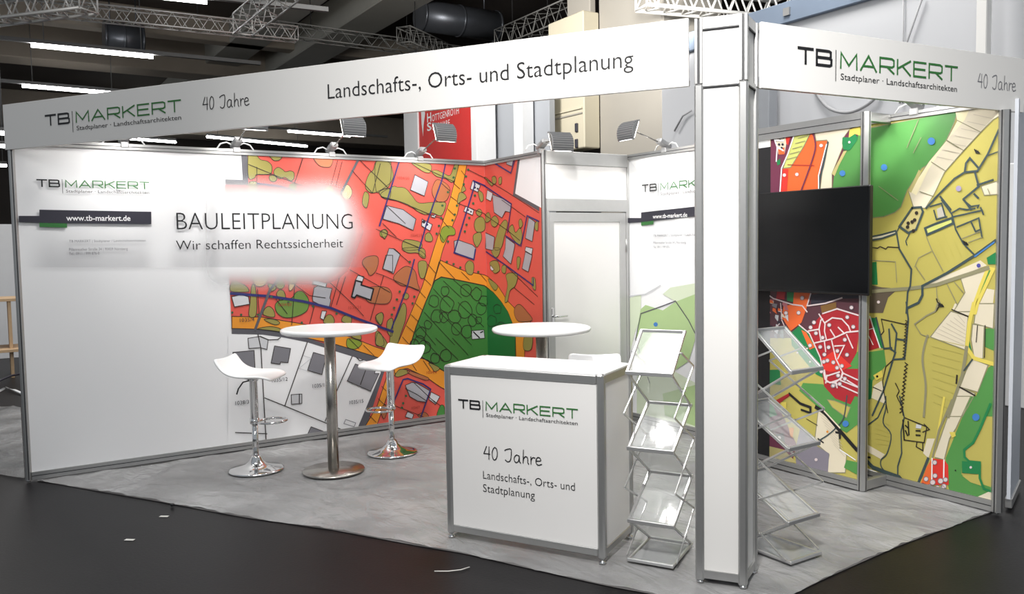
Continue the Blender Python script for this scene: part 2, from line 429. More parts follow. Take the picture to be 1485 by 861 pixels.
tag(mb.build('carpet'), 'grey fitted carpet under the clear plastic sheet of the stand', 'carpet')
def plastic_material():
    m = bpy.data.materials.new('clear_plastic_sheet'); m.use_nodes = True; nt = m.node_tree; N = nt.nodes; b = N['Principled BSDF']
    b.inputs['Base Color'].default_value = (.53, .53, .53, 1); b.inputs['Roughness'].default_value = .08; b.inputs['Specular IOR Level'].default_value = .6
    tc = N.new('ShaderNodeTexCoord'); n = N.new('ShaderNodeTexNoise'); n.inputs['Scale'].default_value = 3.2; n.inputs['Detail'].default_value = 6; n.inputs['Distortion'].default_value = 1.5
    mp = N.new('ShaderNodeMapping'); mp.inputs['Scale'].default_value = (1, 2.2, 1); mp.inputs['Rotation'].default_value = (0, 0, .5)
    nt.links.new(tc.outputs['Object'], mp.inputs[0]); nt.links.new(mp.outputs[0], n.inputs['Vector'])
    bp = N.new('ShaderNodeBump'); bp.inputs['Strength'].default_value = .4; bp.inputs['Distance'].default_value = .05
    nt.links.new(n.outputs['Fac'], bp.inputs['Height']); nt.links.new(bp.outputs['Normal'], b.inputs['Normal'])
    tr = N.new('ShaderNodeBsdfTransparent'); mx = N.new('ShaderNodeMixShader')
    mr = N.new('ShaderNodeMapRange'); mr.inputs['From Min'].default_value = .3; mr.inputs['From Max'].default_value = .75; mr.inputs['To Min'].default_value = .28; mr.inputs['To Max'].default_value = .8
    n2 = N.new('ShaderNodeTexNoise'); n2.inputs['Scale'].default_value = 1.6; n2.inputs['Detail'].default_value = 5
    nt.links.new(tc.outputs['Object'], n2.inputs['Vector']); nt.links.new(n2.outputs['Fac'], mr.inputs['Value']); nt.links.new(mr.outputs['Result'], mx.inputs['Fac'])
    nt.links.new(tr.outputs[0], mx.inputs[1]); nt.links.new(b.outputs[0], mx.inputs[2])
    nt.links.new(mx.outputs[0], N['Material Output'].inputs['Surface'])
    return m
PLAS = plastic_material()
from mathutils import noise as mn
FLAT = [(.695, 1.466, .24), (1.081, 1.935, .26), (.831, 2.525, .24), (2.09, 3.15, .26), (2.1, 3.45, .5), (4.17, 2.86, .32), (4.04, 3.345, .3), (3.72, 2.8, .3)]+[(2.81+.842*k*.97/6-.48*j, 1.974+.481*k*.97/6+.85*j, .2) for k in range(7) for j in (.1, .35)]
def sheet(edge, back, nt_, nv, name, label, amp=0.012):
    mb = MB(); V = []; F = []
    for i in range(nt_+1):
        a = Vector(along(edge, i/nt_)+(0,)); b = Vector(along(back, i/nt_)+(0,))
        out = (a-b).normalized()
        rag = 0.03*mn.noise(Vector((i*.11, 3, 0)))+0.02*mn.noise(Vector((i*.5, 9, 0)))
        for j in range(nv+1):
            s_ = j/nv; p = a.lerp(b, s_)
            if j < 3: p = p+out*rag*(1-j/3)
            al, ac = .85*p.x+.5*p.y, -.5*p.x+.85*p.y
            h = .8*(1-abs(2*mn.noise(Vector((p.x*1.6, p.y*1.9, 0)))))**4+.5*abs(mn.noise(Vector((p.x*2.6, p.y*2.6, 0))))+.9*(1-abs(2*mn.noise(Vector((al*1.1, ac*4.2, 7)))))**5*(1-ss(.05, .55, s_))
            q = min([1.0]+[max(0, (math.hypot(p.x-c[0], p.y-c[1])-c[2])/.12) for c in FLAT])
            V.append((p.x, p.y, 0.0055+amp*h*q))
    for i in range(nt_):
        for j in range(nv):
            k = i*(nv+1)+j; F.append((k, k+nv+1, k+nv+2, k+1))
    mb.mesh(V, F, PLAS, True)
    return tag(mb.build(name), label, 'plastic sheet')
sheet(EDGE, BACK, 220, 90, 'plastic_sheet', 'crinkled clear plastic sheet covering the floor of the stand')
# ================================================================== PARTITION WALLS
HT = 2.5
def post(mb, x, y, z0, z1, m=ALU, r=0.021):
    pr = [(r*math.cos(math.pi/8+k*math.pi/4)*1.08, r*math.sin(math.pi/8+k*math.pi/4)*1.08) for k in range(8)]
    V = [(x+a, y+b, z) for z in (z0, z1) for a, b in pr]
    F = [(k, (k+1) % 8, 8+(k+1) % 8, 8+k) for k in range(8)]+[tuple(range(8))[::-1], tuple(range(8, 16))]
    mb.mesh(V, F, m)
    for k in range(4):   # slots of the system profile
        a = k*math.pi/2; c = Vector((math.cos(a), math.sin(a), 0)); t = Vector((-c.y, c.x, 0))
        o = Vector((x, y, 0))+c*(r*1.0+.0006)
        mb.face([o-t*.004+Vector((0, 0, z0)), o+t*.004+Vector((0, 0, z0)), o+t*.004+Vector((0, 0, z1)), o-t*.004+Vector((0, 0, z1))], ALUD)
def rail(mb, a, b, z0, z1, n, t=.02):
    a = Vector(a); b = Vector(b); n = Vector(n).normalized(); u = (b-a).normalized()
    for s_ in (-1, 1):
        pass
    zc = (z0+z1)/2; mb.bar((a.x, a.y, zc), (b.x, b.y, zc), 2*t, z1-z0, ALU)
    fr = Frame(a, u, n); L = (b-a).length
    zz = z0+(z1-z0)*.5
    seg(mb, fr, (0, zz), (L, zz), .006, ALUD, t+.0008, cap=0)
def feet(mb, pts):
    for p in pts: mb.lathe([(.014, 0), (.018, .004), (.016, .012), (.007, .016), (.007, .03)], (p[0], p[1], BZ), CHROME, 12)
# ---- left wall
lw = thing('partition_wall', 'long white partition wall with a red planning map print and headline, at the left of the stand', 'exhibition wall', (0, 0, 0))
mb = MB(); mb.box((-.004, .02, .05), (.004, L_-.0, 2.46), PRINTW); mb.build('panel', lw)
mb = MB(); rail(mb, (0, .02, 0), (0, L_-.02, 0), 2.455, 2.5, (1, 0, 0)); mb.build('top_rail', lw)
mb = MB(); rail(mb, (0, .02, 0), (0, L_-.02, 0), .018, .075, (1, 0, 0)); mb.build('bottom_rail', lw)
mb = MB(); post(mb, 0, 0, .02, 2.5); feet(mb, [(0, 0)]); mb.build('post', lw)
mb = MB(); post(mb, 0, L_, .02, 2.5, r=.012); feet(mb, [(0, L_)]); mb.build('post', lw)
# ---- cabin front
cf = thing('partition_wall', 'narrow partition panel left of the door continuing the red map round the corner', 'exhibition wall', (WC/2, L_, 0))
mb = MB(); mb.box((.015, L_-.004, .05), (WC-.02, L_+.004, 2.46), PRINTW); mb.build('panel', cf)
mb = MB(); rail(mb, (.015, L_, 0), (WC-.02, L_, 0), 2.455, 2.5, (0, -1, 0)); mb.build('top_rail', cf)
mb = MB(); rail(mb, (.015, L_, 0), (WC-.02, L_, 0), .018, .075, (0, -1, 0)); mb.build('bottom_rail', cf)
mb = MB(); post(mb, WC, L_, .02, 2.5); feet(mb, [(WC, L_)]); mb.build('post', cf)
# ---- cabin door side
GREYF = mat('grey_door_frame', '#b3b3b2', 0.4, 0.25, noise=0.04, nscale=20)
ds = thing('cabin_door_wall', 'grey framed cabin wall with a white door and white overpanel', 'door wall', (WC, (L_+D_)/2, 0))
y0, y1 = L_+.022, D_-.022
mb = MB(); mb.box((WC-.02, y0, 2.385), (WC+.02, y1, 2.5), GREYF, bev=.003); mb.build('head_rail', ds)
mb = MB(); mb.box((WC-.004, y0, 2.08), (WC+.004, y1, 2.385), WHITE); mb.build('overpanel', ds)
mb = MB(); mb.box((WC-.02, y0, 1.972), (WC+.02, y1, 2.085), GREYF, bev=.003); mb.build('transom', ds)
for yy in (y0, y1-.02): mb = MB(); mb.box((WC-.02, yy, .02), (WC+.02, yy+.02, 1.972), GREYF); mb.build('door_jamb', ds)
a, b = y0+.024, y1-.024
dl = MB(); dl.box((WC-.006, a+.05, .12), (WC+.006, b-.07, 1.88), WHITE)
dl = dl.build('door', ds)
mb = MB()
for lo, hi in (((a, .03), (a+.05, 1.962)), ((b-.07, .03), (b, 1.962)), ((a+.05, 1.88), (b-.07, 1.962)), ((a+.05, .03), (b-.07, .12))):
    mb.box((WC-.016, lo[0], lo[1]), (WC+.016, hi[0], hi[1]), GREYF)
mb.build('door_frame', dl)
mb = MB(); mb.box((WC+.016, a+.012, .98), (WC+.022, a+.04, 1.12), CHROME, bev=.002)
mb.tube([(WC+.02, a+.026, 1.045), (WC+.06, a+.026, 1.045), (WC+.062, a+.04, 1.045), (WC+.062, a+.15, 1.045)], .009, CHROME, 8); mb.build('handle', dl)
for z in (.3, 1.6): mb = MB(); mb.tube([(WC+.02, b+.004, z), (WC+.02, b+.004, z+.12)], .008, ALU, 8); mb.build('hinge', dl)
# ---- back wall
bw = thing('partition_wall', 'long back partition wall with a white logo panel at one end and a green land use map at the other', 'exhibition wall', ((WC+XR)/2, D_, 0))
mb = MB(); mb.box((WC+.02, D_-.004, .05), (XR-.02, D_+.004, 2.46), PRINTW); mb.build('panel', bw)
mb = MB(); rail(mb, (WC+.02, D_, 0), (XR-.02, D_, 0), 2.455, 2.5, (0, -1, 0)); mb.build('top_rail', bw)
mb = MB(); rail(mb, (WC+.02, D_, 0), (XR-.02, D_, 0), .018, .085, (0, -1, 0)); mb.build('bottom_rail', bw)
for x, z, r in ((WC, 2.5, .021), (XR, 2.425, .03)):
    mb = MB(); post(mb, x, D_, .02, z, r=r); feet(mb, [(x, D_)]); mb.build('post', bw)
# ---- screen wall
tw = thing('screen_wall', 'free standing metre wide partition with red and orange town map behind the television', 'exhibition wall', (3.1, YT, 0))
XL = 2.66
DARKP = mat('dark_panel', '#17171a', .6, noise=.1)
mb = MB(); mb.box((2.885, YT-.004, .05), (XT-.02, YT+.004, 2.43), PRINTW); mb.build('panel', tw)
mb = MB(); mb.box((XL+.02, YT-.004, .05), (2.885, YT+.004, 2.36), DARKP); mb.build('side_panel', tw)['label'] = 'black strip left of the map'
mb = MB(); rail(mb, (XL, YT, 0), (XT-.02, YT, 0), 2.41, 2.5, (0, -1, 0), .022); mb.build('top_rail', tw)
mb = MB(); rail(mb, (XL, YT, 0), (XT-.02, YT, 0), .018, .085, (0, -1, 0), .022); mb.build('bottom_rail', tw)
for x in (XL, XT-.0):
    mb = MB(); post(mb, x, YT, .02, 2.5, r=.03); feet(mb, [(x, YT)]); mb.build('post', tw)
for z0, z1 in ((2.44, 2.5), (.018, .085)):
    mb = MB(); mb.box((XT-.018, YT+.03, z0), (XT+.018, D_-.02, z1), ALU, bev=.003); mb.build('tie_rail', tw)
# ================================================================== COLUMN AND FASCIAS
ct = thing('corner_tower', 'square white tower with aluminium corner posts joining the two fascia boards', 'column', ((P1+P2+P3)/3))
P4 = P1+(P3-P2); HC = 2.73; HM = 2.425
corners = [P1, P2, P3, P4]
cc = (P1+P3)/2
for k, p in enumerate(corners):
    c0 = p+(cc-p).normalized()*.03; a = (P2-P1).normalized(); rot = Matrix.Rotation(math.atan2(a.y, a.x), 3, 'Z')
    mb = MB(); mb.box((-.021, -.021, .02), (.021, .021, HM), ALU, rot, c0, bev=.008)
    for sx, sy in ((-1, -1), (1, -1), (1, 1), (-1, 1)):
        mb.box((sx*.012-.0075, sy*.012-.0075, HM), (sx*.012+.0075, sy*.012+.0075, HC), ALU, rot, c0, bev=.002)
    mb.box((-.010, -.010, HM), (.010, .010, HC-.004), ALUD, rot, c0)
    feet(mb, [c0]); mb.build('post', ct)
for k in range(4):
    a = corners[k]+(cc-corners[k]).normalized()*.03; b = corners[(k+1) % 4]+(cc-corners[(k+1) % 4]).normalized()*.03
    u = (b-a).normalized(); n = Vector((u.y, -u.x, 0)); fr = Frame(a, u, n); L = (b-a).length
    for z0, z1 in ((.05, HM-.018), (HM+.012, HC-.056)):
        mb = MB(); rot = Matrix((u, -n, Vector((0, 0, 1)))).transposed(); mb.box((.018, -.004, z0), (L-.018, .004, z1), FASC, rot, a); mb.build('panel', ct)
    rot = Matrix((u, -n, Vector((0, 0, 1)))).transposed()
    for z0, z1 in ((.035, .075), (HM-.012, HM+.012), (HC-.05, HC)):
        mb = MB(); mb.box((.018, -.014, z0), (L-.018, .014, z1), ALU if z0 < 2 else FASC, rot, a)
        if z0 > 2: mb.box((.018, -.0145, z0-.006), (L-.018, .0145, z0), ALUD, rot, a)
        mb.build('rail', ct)
def fascia(fr, L, z0, z1, label):
    t = thing('fascia_board', label, 'sign board', fr.at(L/2, 0), 0)
    mb = MB(); rot = Matrix((fr.u, -fr.n, Vector((0, 0, 1)))).transposed()
    mb.box((0, -.002, z0), (L, .014, z1), FASC, rot, fr.o, bev=.001); mb.build('panel', t)
    mb = MB(); mb.box((0, .014, z1-.03), (L, .032, z1-.002), ALU, rot, fr.o); mb.build('rear_rail', t); mb = MB(); mb.box((0, .014, z0+.002), (L, .032, z0+.03), ALU, rot, fr.o); mb.build('rear_rail', t)
    return t
f1 = fascia(FF, (FB-FA).length-.012, 2.418, 2.735, 'long white fascia board lettered Landschafts-, Orts- und Stadtplanung, spanning the left front')
f2 = fascia(RF, (RB-RA).length, 2.425, 2.742, 'shorter white fascia board with large logo running from the tower to the right')
mb = MB(); logo(mb, FF, (67, 180.5), (263, 165), (66, 164)); mb.build('logo_lettering', f1)
hand(f1, FF, (295, 159), (362, 153), (294, 141))
words(f1, 'slogan_lettering', FF, 'Landschafts-, Orts- und Stadtplanung', (476, 140), (919, 101), (475, 119), INK, weight=-.006)
mb = MB(); logo(mb, RF, (1157, 92), (1387, 120), (1156, 66)); mb.build('logo_lettering', f2)
hand(f2, RF, (1417, 126), (1472, 133), (1417, 106), INKGREY, .07)
# ================================================================== MAP PRINTS
C = lambda n, h: mat('print_'+n, h, .5, noise=.05, nscale=5)
RED = C('red', '#d4564a'); OLI = C('olive', '#8f8746'); ORA = C('orange', '#dc8e2a'); GRN = C('green', '#3f7d38'); GRN2 = C('green_deep', '#1f6a33')
GRY = C('building_grey', '#a2a2a8'); DGR = C('road_grey', '#55545a'); NAV = C('navy', '#2a2a66'); BRO = C('brown', '#a8653f'); LGR = C('light_grey', '#c6c7ca')
MGR = C('mid_grey', '#7a797f'); LINE = C('line', '#2b2420'); OLG = C('leaf', '#7d8f2e'); TAN = C('pale_olive', '#c9ab7c'); DDOT = C('dark_green_dot', '#2f5a3a')
cr = {'A': (325, 210, 6.15), 'B': (545, 220, 6.15), 'C': (325, 370, 6.15), 'D': (545, 360, 6.15), 'E': (480, 490, 6.15), 'F': (330, 480, 5.383)}
pl = Plan([(LW, (.022, .075, L_-.006, 2.456)), (CF, (.006, .075, WC-.021, 2.456))], cr)
A_, Lx = pl.area, pl.line
A_(None, [(326, 268), (360, 268), (356, 190), (830, 150), (830, 720), (345, 720), (336.3, 484)], RED, 1)
A_('A', [(150, 60), (205, 60), (216, 362), (10, 358), (10, 308), (165, 312)], DGR, 2)
A_('B', [(1270, 50), (1290, 50), (1245, 372), (1460, 490), (1460, 532), (1225, 388)], DGR, 2)
A_('B', [(1290, 50), (1500, 20), (1500, 512), (1245, 372)], PRINTW, 2)
A_(None, [(331, 484), (380, 485), (410, 489), (445, 496), (471, 504), (490, 509), (512, 516), (535, 523), (557, 530), (554, 538), (518, 624), (516, 680), (330, 700)], PRINTW, 2)
A_(None, [(336, 476), (374, 477), (403, 481), (445, 490), (471, 498), (488, 499.5), (516, 508), (560, 522), (558, 536), (524, 640), (512, 640), (518, 621), (552, 540), (549, 529), (535, 525), (512, 517), (489, 510), (471, 504), (445, 496), (410, 489), (380, 485), (336, 484)], DGR, 3)
# orange roads
A_(None, [(336, 458.5), (379, 459.5), (406, 464), (439, 469.5), (490, 483), (512.5, 490), (545, 503), (575, 513), (600, 520), (560, 522), (516, 508), (488, 499.5), (445, 490), (403, 481), (374, 477), (336, 476)], ORA, 3, line=LINE)
A_(None, [(666, 235), (677.5, 235), (663, 310), (642.5, 360), (637, 380), (630, 402), (611, 470), (595, 500), (595, 520), (571, 545), (552, 600), (543, 625), (540, 640), (520, 640), (529, 618), (546, 590), (560, 548), (563, 520), (573, 505), (580, 490), (612, 415), (629, 360), (652, 290)], ORA, 3, line=LINE)
A_('D', [(575, 105), (700, 165), (800, 205), (960, 235), (1000, 250), (1090, 330), (1180, 470), (1260, 550), (1385, 650), (1330, 800), (1330, 1000), (1255, 1000), (1250, 800), (1215, 660), (1190, 590), (1130, 505), (1060, 405), (1000, 350), (960, 330), (700, 275), (580, 255), (520, 290)], ORA, 3, line=LINE)
A_('E', [(560, 270), (650, 250), (800, 180), (860, 195), (975, 275), (1300, 450), (1300, 620), (965, 430), (850, 350), (680, 270), (620, 280), (570, 320)], ORA, 4, line=LINE)
# park
A_(None, [(639.5, 401.5), (659, 405), (702, 414), (716, 424), (727, 437), (737, 452), (743, 467), (748, 486), (748, 560), (720, 610), (700, 570), (637, 534), (612, 518), (597, 512), (595, 500), (603, 474), (617, 438), (630, 407)], GRN, 4, line=LINE, lw=.01)
pl2 = pl.planes; pl.planes = [pl2[1]]; mbs = pl.mbs; pl.mbs = [mbs[1]]
A_(None, [(690, 405), (702, 414), (716, 424), (727, 437), (737, 452), (743, 467), (748, 486), (748, 560), (720, 610), (690, 570)], GRN2, 5)
pl.planes = pl2; pl.mbs = mbs
# vegetation
V_ = lambda c, p, m=OLI: A_(c, p, m, 5, sm=True, line=LINE, lw=.005)
for p in [[(215, 60), (270, 70), (320, 130), (380, 145), (420, 180), (425, 230), (400, 262), (290, 265), (270, 295), (215, 290)], [(395, 80), (430, 130), (455, 142), (500, 130), (515, 80)], [(445, 225), (480, 200), (520, 220), (545, 240), (590, 232), (622, 250), (620, 300), (590, 322), (540, 290), (490, 300), (445, 262)], [(400, 280), (440, 272), (470, 300), (450, 328), (410, 320)], [(222, 335), (285, 330), (298, 380), (270, 430), (225, 410)], [(1355, 150), (1476, 120), (1476, 350), (1400, 400), (1320, 430), (1265, 395), (1260, 340), (1290, 260), (1330, 220)], [(1380, 420), (1476, 390), (1476, 470), (1430, 480)], [(1250, 420), (1290, 450), (1270, 560), (1230, 520)]]: V_('A', p)
V_('A', [(795, 100), (960, 110), (950, 190), (900, 200), (840, 180)], BRO); V_('A', [(1080, 360), (1120, 370), (1140, 430), (1100, 490), (1050, 450)], TAN)
for x, y in ((938, 400), (610, 378), (1420, 790)): pl.dot('A', x, y, 34, OLG, 5, LINE)
for p in [[(0, 80), (110, 90), (150, 180), (140, 260), (60, 330), (0, 350)], [(320, 95), (480, 110), (485, 180), (440, 185), (380, 150)], [(495, 175), (540, 165), (600, 190), (660, 210), (700, 115), (735, 115), (690, 270), (620, 240), (540, 220)], [(45, 370), (150, 310), (190, 315), (260, 325), (320, 390), (380, 455), (500, 450), (610, 450), (620, 490), (580, 570), (500, 545), (440, 560), (370, 530), (300, 480), (200, 440), (70, 415)], [(775, 300), (800, 340), (760, 360)], [(740, 370), (780, 370), (805, 410), (760, 440), (725, 460)], [(440, 740), (475, 720), (505, 770), (490, 800), (440, 790)], [(245, 790), (310, 785), (400, 810), (400, 861), (300, 880), (235, 861)], [(45, 720), (75, 690), (105, 720), (75, 775)], [(890, 600), (940, 580), (970, 620), (965, 700), (900, 715), (875, 660)], [(870, 740), (930, 720), (940, 780), (900, 850), (870, 800)], [(890, 540), (920, 510), (945, 540), (920, 575)], [(910, 350), (950, 370), (955, 430), (930, 440)], [(975, 580), (1010, 540), (1030, 600), (990, 630)], [(1040, 230), (1070, 220), (1080, 270), (1050, 290)], [(1100, 240), (1125, 225), (1125, 280), (1105, 290)], [(1035, 600), (1070, 570), (1100, 620), (1070, 670), (1035, 650)], [(1100, 690), (1150, 610), (1180, 640), (1150, 760), (1120, 861), (1060, 861)], [(1190, 700), (1225, 650), (1250, 720), (1290, 680), (1310, 740), (1290, 830), (1240, 790)], [(1280, 620), (1300, 600), (1315, 650), (1290, 680)], [(975, 230), (1000, 240), (1050, 290), (1030, 300)], [(1425, 640), (1450, 620), (1450, 700), (1425, 690)]]: V_('B', p)
V_('B', [(540, 250), (620, 280), (660, 340), (630, 430), (560, 450), (510, 400), (500, 330)], BRO); V_('B', [(590, 680), (650, 660), (700, 690), (700, 740), (640, 750), (600, 810), (570, 760)], OLG)
V_('D', [(-70, 350), (80, 345), (135, 390), (130, 460), (80, 495), (-60, 480), (-100, 420)], BRO); V_('D', [(155, 260), (240, 170), (300, 165), (350, 210), (370, 310), (385, 370), (300, 340), (215, 325)], BRO)
for p in [[(375, 130), (430, 110), (455, 150), (430, 260), (390, 250)], [(235, 0), (420, 0), (430, 80), (370, 40), (290, 40)], [(390, 20), (440, 60), (430, 90), (385, 60)], [(190, 600), (240, 490), (270, 530), (260, 640), (220, 760), (180, 870), (120, 870), (140, 720)], [(0, 600), (50, 570), (65, 620), (40, 680), (0, 640)], [(0, 740), (50, 770), (70, 861), (0, 861)], [(100, 650), (150, 630), (140, 780), (100, 740)], [(795, 150), (830, 110), (870, 140), (860, 230), (810, 220)], [(1040, 0), (1110, 0), (1100, 60), (1070, 80), (1040, 40)], [(1170, 230), (1265, 230), (1250, 330), (1200, 380), (1180, 470), (1155, 470), (1180, 330)], [(1010, 270), (1090, 330), (1070, 375), (1030, 330)], [(1265, 80), (1295, 90), (1280, 180), (1265, 170)], [(1395, 265), (1425, 270), (1430, 370), (1400, 340)], [(1330, 790), (1400, 780), (1390, 900), (1325, 900)], [(1020, 130), (1085, 110), (1110, 190), (1060, 220)], [(1130, 160), (1165, 150), (1160, 220), (1130, 210)]]: V_('D', p)
V_('D', [(1250, 520), (1290, 500), (1350, 560), (1400, 640), (1280, 650), (1240, 580)], BRO); pl.dot('D', 265, 425, 28, OLI, 5, LINE)
for p in [[(60, 250), (100, 230), (180, 265), (215, 300), (205, 325), (60, 320)], [(245, 270), (275, 280), (290, 420), (280, 540), (220, 540), (230, 420)], [(390, 250), (450, 270), (460, 300), (420, 320), (400, 290)], [(350, 530), (360, 480), (400, 455), (440, 490), (445, 550)], [(465, 350), (490, 310), (530, 320), (545, 380), (500, 400)], [(885, 600), (910, 540), (950, 530), (980, 570), (970, 610)], [(1050, 590), (1060, 545), (1120, 530), (1135, 575), (1120, 610)], [(1350, 540), (1400, 510), (1420, 540), (1400, 620), (1375, 600)], [(1350, 760), (1370, 690), (1410, 720), (1450, 780), (1460, 830), (1360, 800)], [(355, 570), (440, 570), (495, 600), (460, 620), (400, 600)], [(300, 655), (400, 635), (490, 650), (510, 680), (420, 670)], [(1120, 700), (1200, 690), (1220, 750), (1150, 735)]]: V_('C', p)
V_('C', [(455, 440), (500, 400), (600, 380), (640, 330), (690, 320), (740, 370), (755, 430), (730, 500), (640, 545), (540, 555), (470, 510)], mat('print_bush', '#65843a', .5)); V_('C', [(1090, 770), (1110, 740), (1200, 760), (1225, 790), (1170, 835), (1100, 820)], OLG)
V_('C', [(260, 120), (380, 130), (390, 210), (350, 270), (280, 270), (250, 200)], TAN); V_('C', [(600, 110), (660, 110), (640, 230), (600, 310), (575, 290)], TAN); V_('C', [(1230, 70), (1260, 20), (1350, 5), (1375, 50), (1350, 140), (1300, 180), (1270, 130)], BRO); pl.dot('C', 500, 262, 38, OLI, 5, LINE)
V_('E', [(570, 330), (610, 280), (680, 285), (690, 310), (600, 345)]); V_('E', [(870, 220), (965, 265), (925, 300), (900, 270)]); V_('E', [(940, 700), (975, 600), (1010, 620), (1000, 740)], GRN); V_('E', [(440, 640), (480, 590), (500, 640), (470, 720)], BRO); V_('E', [(770, 690), (830, 660), (870, 700), (830, 720)], BRO); V_('E', [(690, 290), (860, 350), (840, 375), (700, 320)], BRO)
# buildings
B_ = lambda c, p, m=GRY: A_(c, p, m, 6, line=LINE, lw=.006)
for c, p in [('B', [(345, 205), (465, 268), (430, 395), (305, 340)]), ('B', [(95, 480), (240, 515), (355, 600), (330, 700), (200, 640), (60, 600)]), ('D', [(695, -65), (730, -75), (860, -30), (890, 0), (870, 100), (700, 35)]), ('B', [(1045, 380), (1170, 430), (1215, 470), (1200, 540), (1160, 530), (1130, 590), (1060, 540)]), ('B', [(980, 720), (1065, 760), (1050, 880), (975, 861)]), ('B', [(1370, 585), (1425, 625), (1400, 800), (1340, 770)]), ('B', [(1175, 75), (1235, 60), (1220, 130), (1170, 110)]), ('D', [(115, 0), (165, 5), (215, 50), (190, 120), (155, 225), (60, 180), (80, 110)]), ('D', [(1165, -100), (1245, -40), (1240, 0), (1210, 140), (1140, 70), (1160, 0)]), ('D', [(1340, 30), (1400, 60), (1365, 210), (1310, 180)]), ('C', [(800, 290), (830, 275), (960, 295), (940, 380), (950, 400), (935, 460), (860, 445), (790, 410), (785, 380)]), ('C', [(1440, 0), (1500, 0), (1500, 150), (1410, 120)]), ('E', [(660, 420), (720, 395), (760, 400), (880, 470), (850, 570), (770, 560), (700, 520)])]: B_(c, p)
A_('C', [(1170, 225), (1225, 240), (1220, 265), (1330, 300), (1305, 400), (1180, 355), (1160, 380), (1135, 370)], GRY, 6, line=INK, lw=.014)
for c, p in [('B', [(410, 600), (500, 650), (480, 705), (405, 660)]), ('B', [(495, 565), (535, 560), (525, 590), (490, 580)]), ('B', [(860, 260), (930, 300), (905, 360), (840, 330)]), ('B', [(800, 485), (870, 520), (860, 565), (780, 530)]), ('B', [(1000, 340), (1050, 370), (1030, 440), (990, 420)]), ('D', [(1345, -15), (1405, 0), (1395, 55), (1335, 20)]), ('D', [(848, 735), (960, 725), (968, 800), (855, 810)]), ('C', [(790, 220), (912, 250), (905, 285), (785, 255)]), ('C', [(1190, 180), (1245, 190), (1230, 235), (1170, 220)]), ('C', [(65, 370), (150, 350), (215, 370), (225, 435), (90, 460)]), ('C', [(870, 495), (912, 498), (885, 575), (855, 560)]), ('E', [(890, 480), (968, 520), (930, 590), (870, 545)]), ('E', [(680, 655), (735, 680), (720, 720), (660, 700)]), ('D', [(1030, 150), (1060, 190), (1040, 200), (1025, 180)])]: B_(c, p, LGR)
for x, y, r in ((425, 625, 15), (455, 650, 10), (880, 320, 10), (905, 330, 9), (820, 520, 9), (845, 535, 8)): pl.dot('B', x, y, r, INKN, 7)
Lx('D', [(868, 745), (920, 795)], INK, .012, 8); Lx('D', [(930, 750), (950, 740)], INK, .012, 8)
for p, m in [([(158, 55), (255, 40), (315, 65), (305, 142), (250, 128), (165, 135)], LGR), ([(40, 165), (205, 150), (215, 330), (40, 330)], MGR), ([(365, 115), (490, 135), (470, 245), (412, 240), (408, 258), (338, 248)], MGR), ([(668, 165), (790, 200), (775, 250), (755, 250), (735, 338), (622, 305)], MGR), ([(995, 255), (1150, 310), (1145, 330), (1180, 330), (1115, 468), (932, 388)], MGR), ([(495, 495), (578, 490), (578, 562), (498, 570)], LGR), ([(650, 745), (770, 790), (760, 840), (610, 830)], MGR)]: B_('F', p, m)
# lines
for p in [[(235, 25), (258, 130), (280, 520), (300, 875)], [(620, 85), (445, 580)], [(970, 195), (860, 440), (760, 700)], [(288, 520), (450, 585), (920, 780)], [(60, 790), (305, 800)], [(1080, 290), (1035, 415)], [(558, 490), (558, 565)]]: Lx('F', p, LINE, .008)
Lx('F', [(250, 40), (320, 68), (390, 65), (410, 50)], LINE, .008); Lx('F', [(1005, 205), (1030, 230), (1055, 225)], LINE, .008)
Lx('F', [(920, 688), (998, 715), (985, 745), (905, 720)], MGR, .006, 7, closed=True); Lx('F', [(590, 190), (650, 210), (555, 290), (625, 310)], LGR, .006)
for c, p in [('B', [(205, 90), (130, 330), (30, 660)]), ('B', [(620, 100), (590, 240), (450, 640), (380, 880)]), ('D', [(340, 100), (280, 330), (130, 735), (-10, 685)]), ('B', [(1045, 90), (1210, 190), (1245, 70)]), ('B', [(985, 310), (870, 260), (880, 290), (740, 750), (695, 900), (870, 960), (885, 870)]), ('B', [(870, 260), (985, 310), (1215, 465), (1180, 720)]), ('B', [(1165, 750), (1290, 835)]), ('B', [(1460, 620), (1355, 570), (1300, 840)]), ('D', [(990, 30), (1150, 140), (1410, 330), (1410, 270)]), ('E', [(560, 560), (640, 370), (680, 360), (820, 410), (885, 455), (800, 700)]), ('A', [(300, 345), (500, 370), (770, 465)])]: Lx(c, p, NAV, .014)
Lx('C', [(60, 340), (400, 365), (700, 410), (950, 470), (1200, 570), (1500, 680)], NAV, .022)
Lx('C', [(640, 20), (530, 150), (405, 310), (275, 660)], DGR, .022); Lx('A', [(1200, 120), (1040, 430), (980, 530)], DGR, .022)
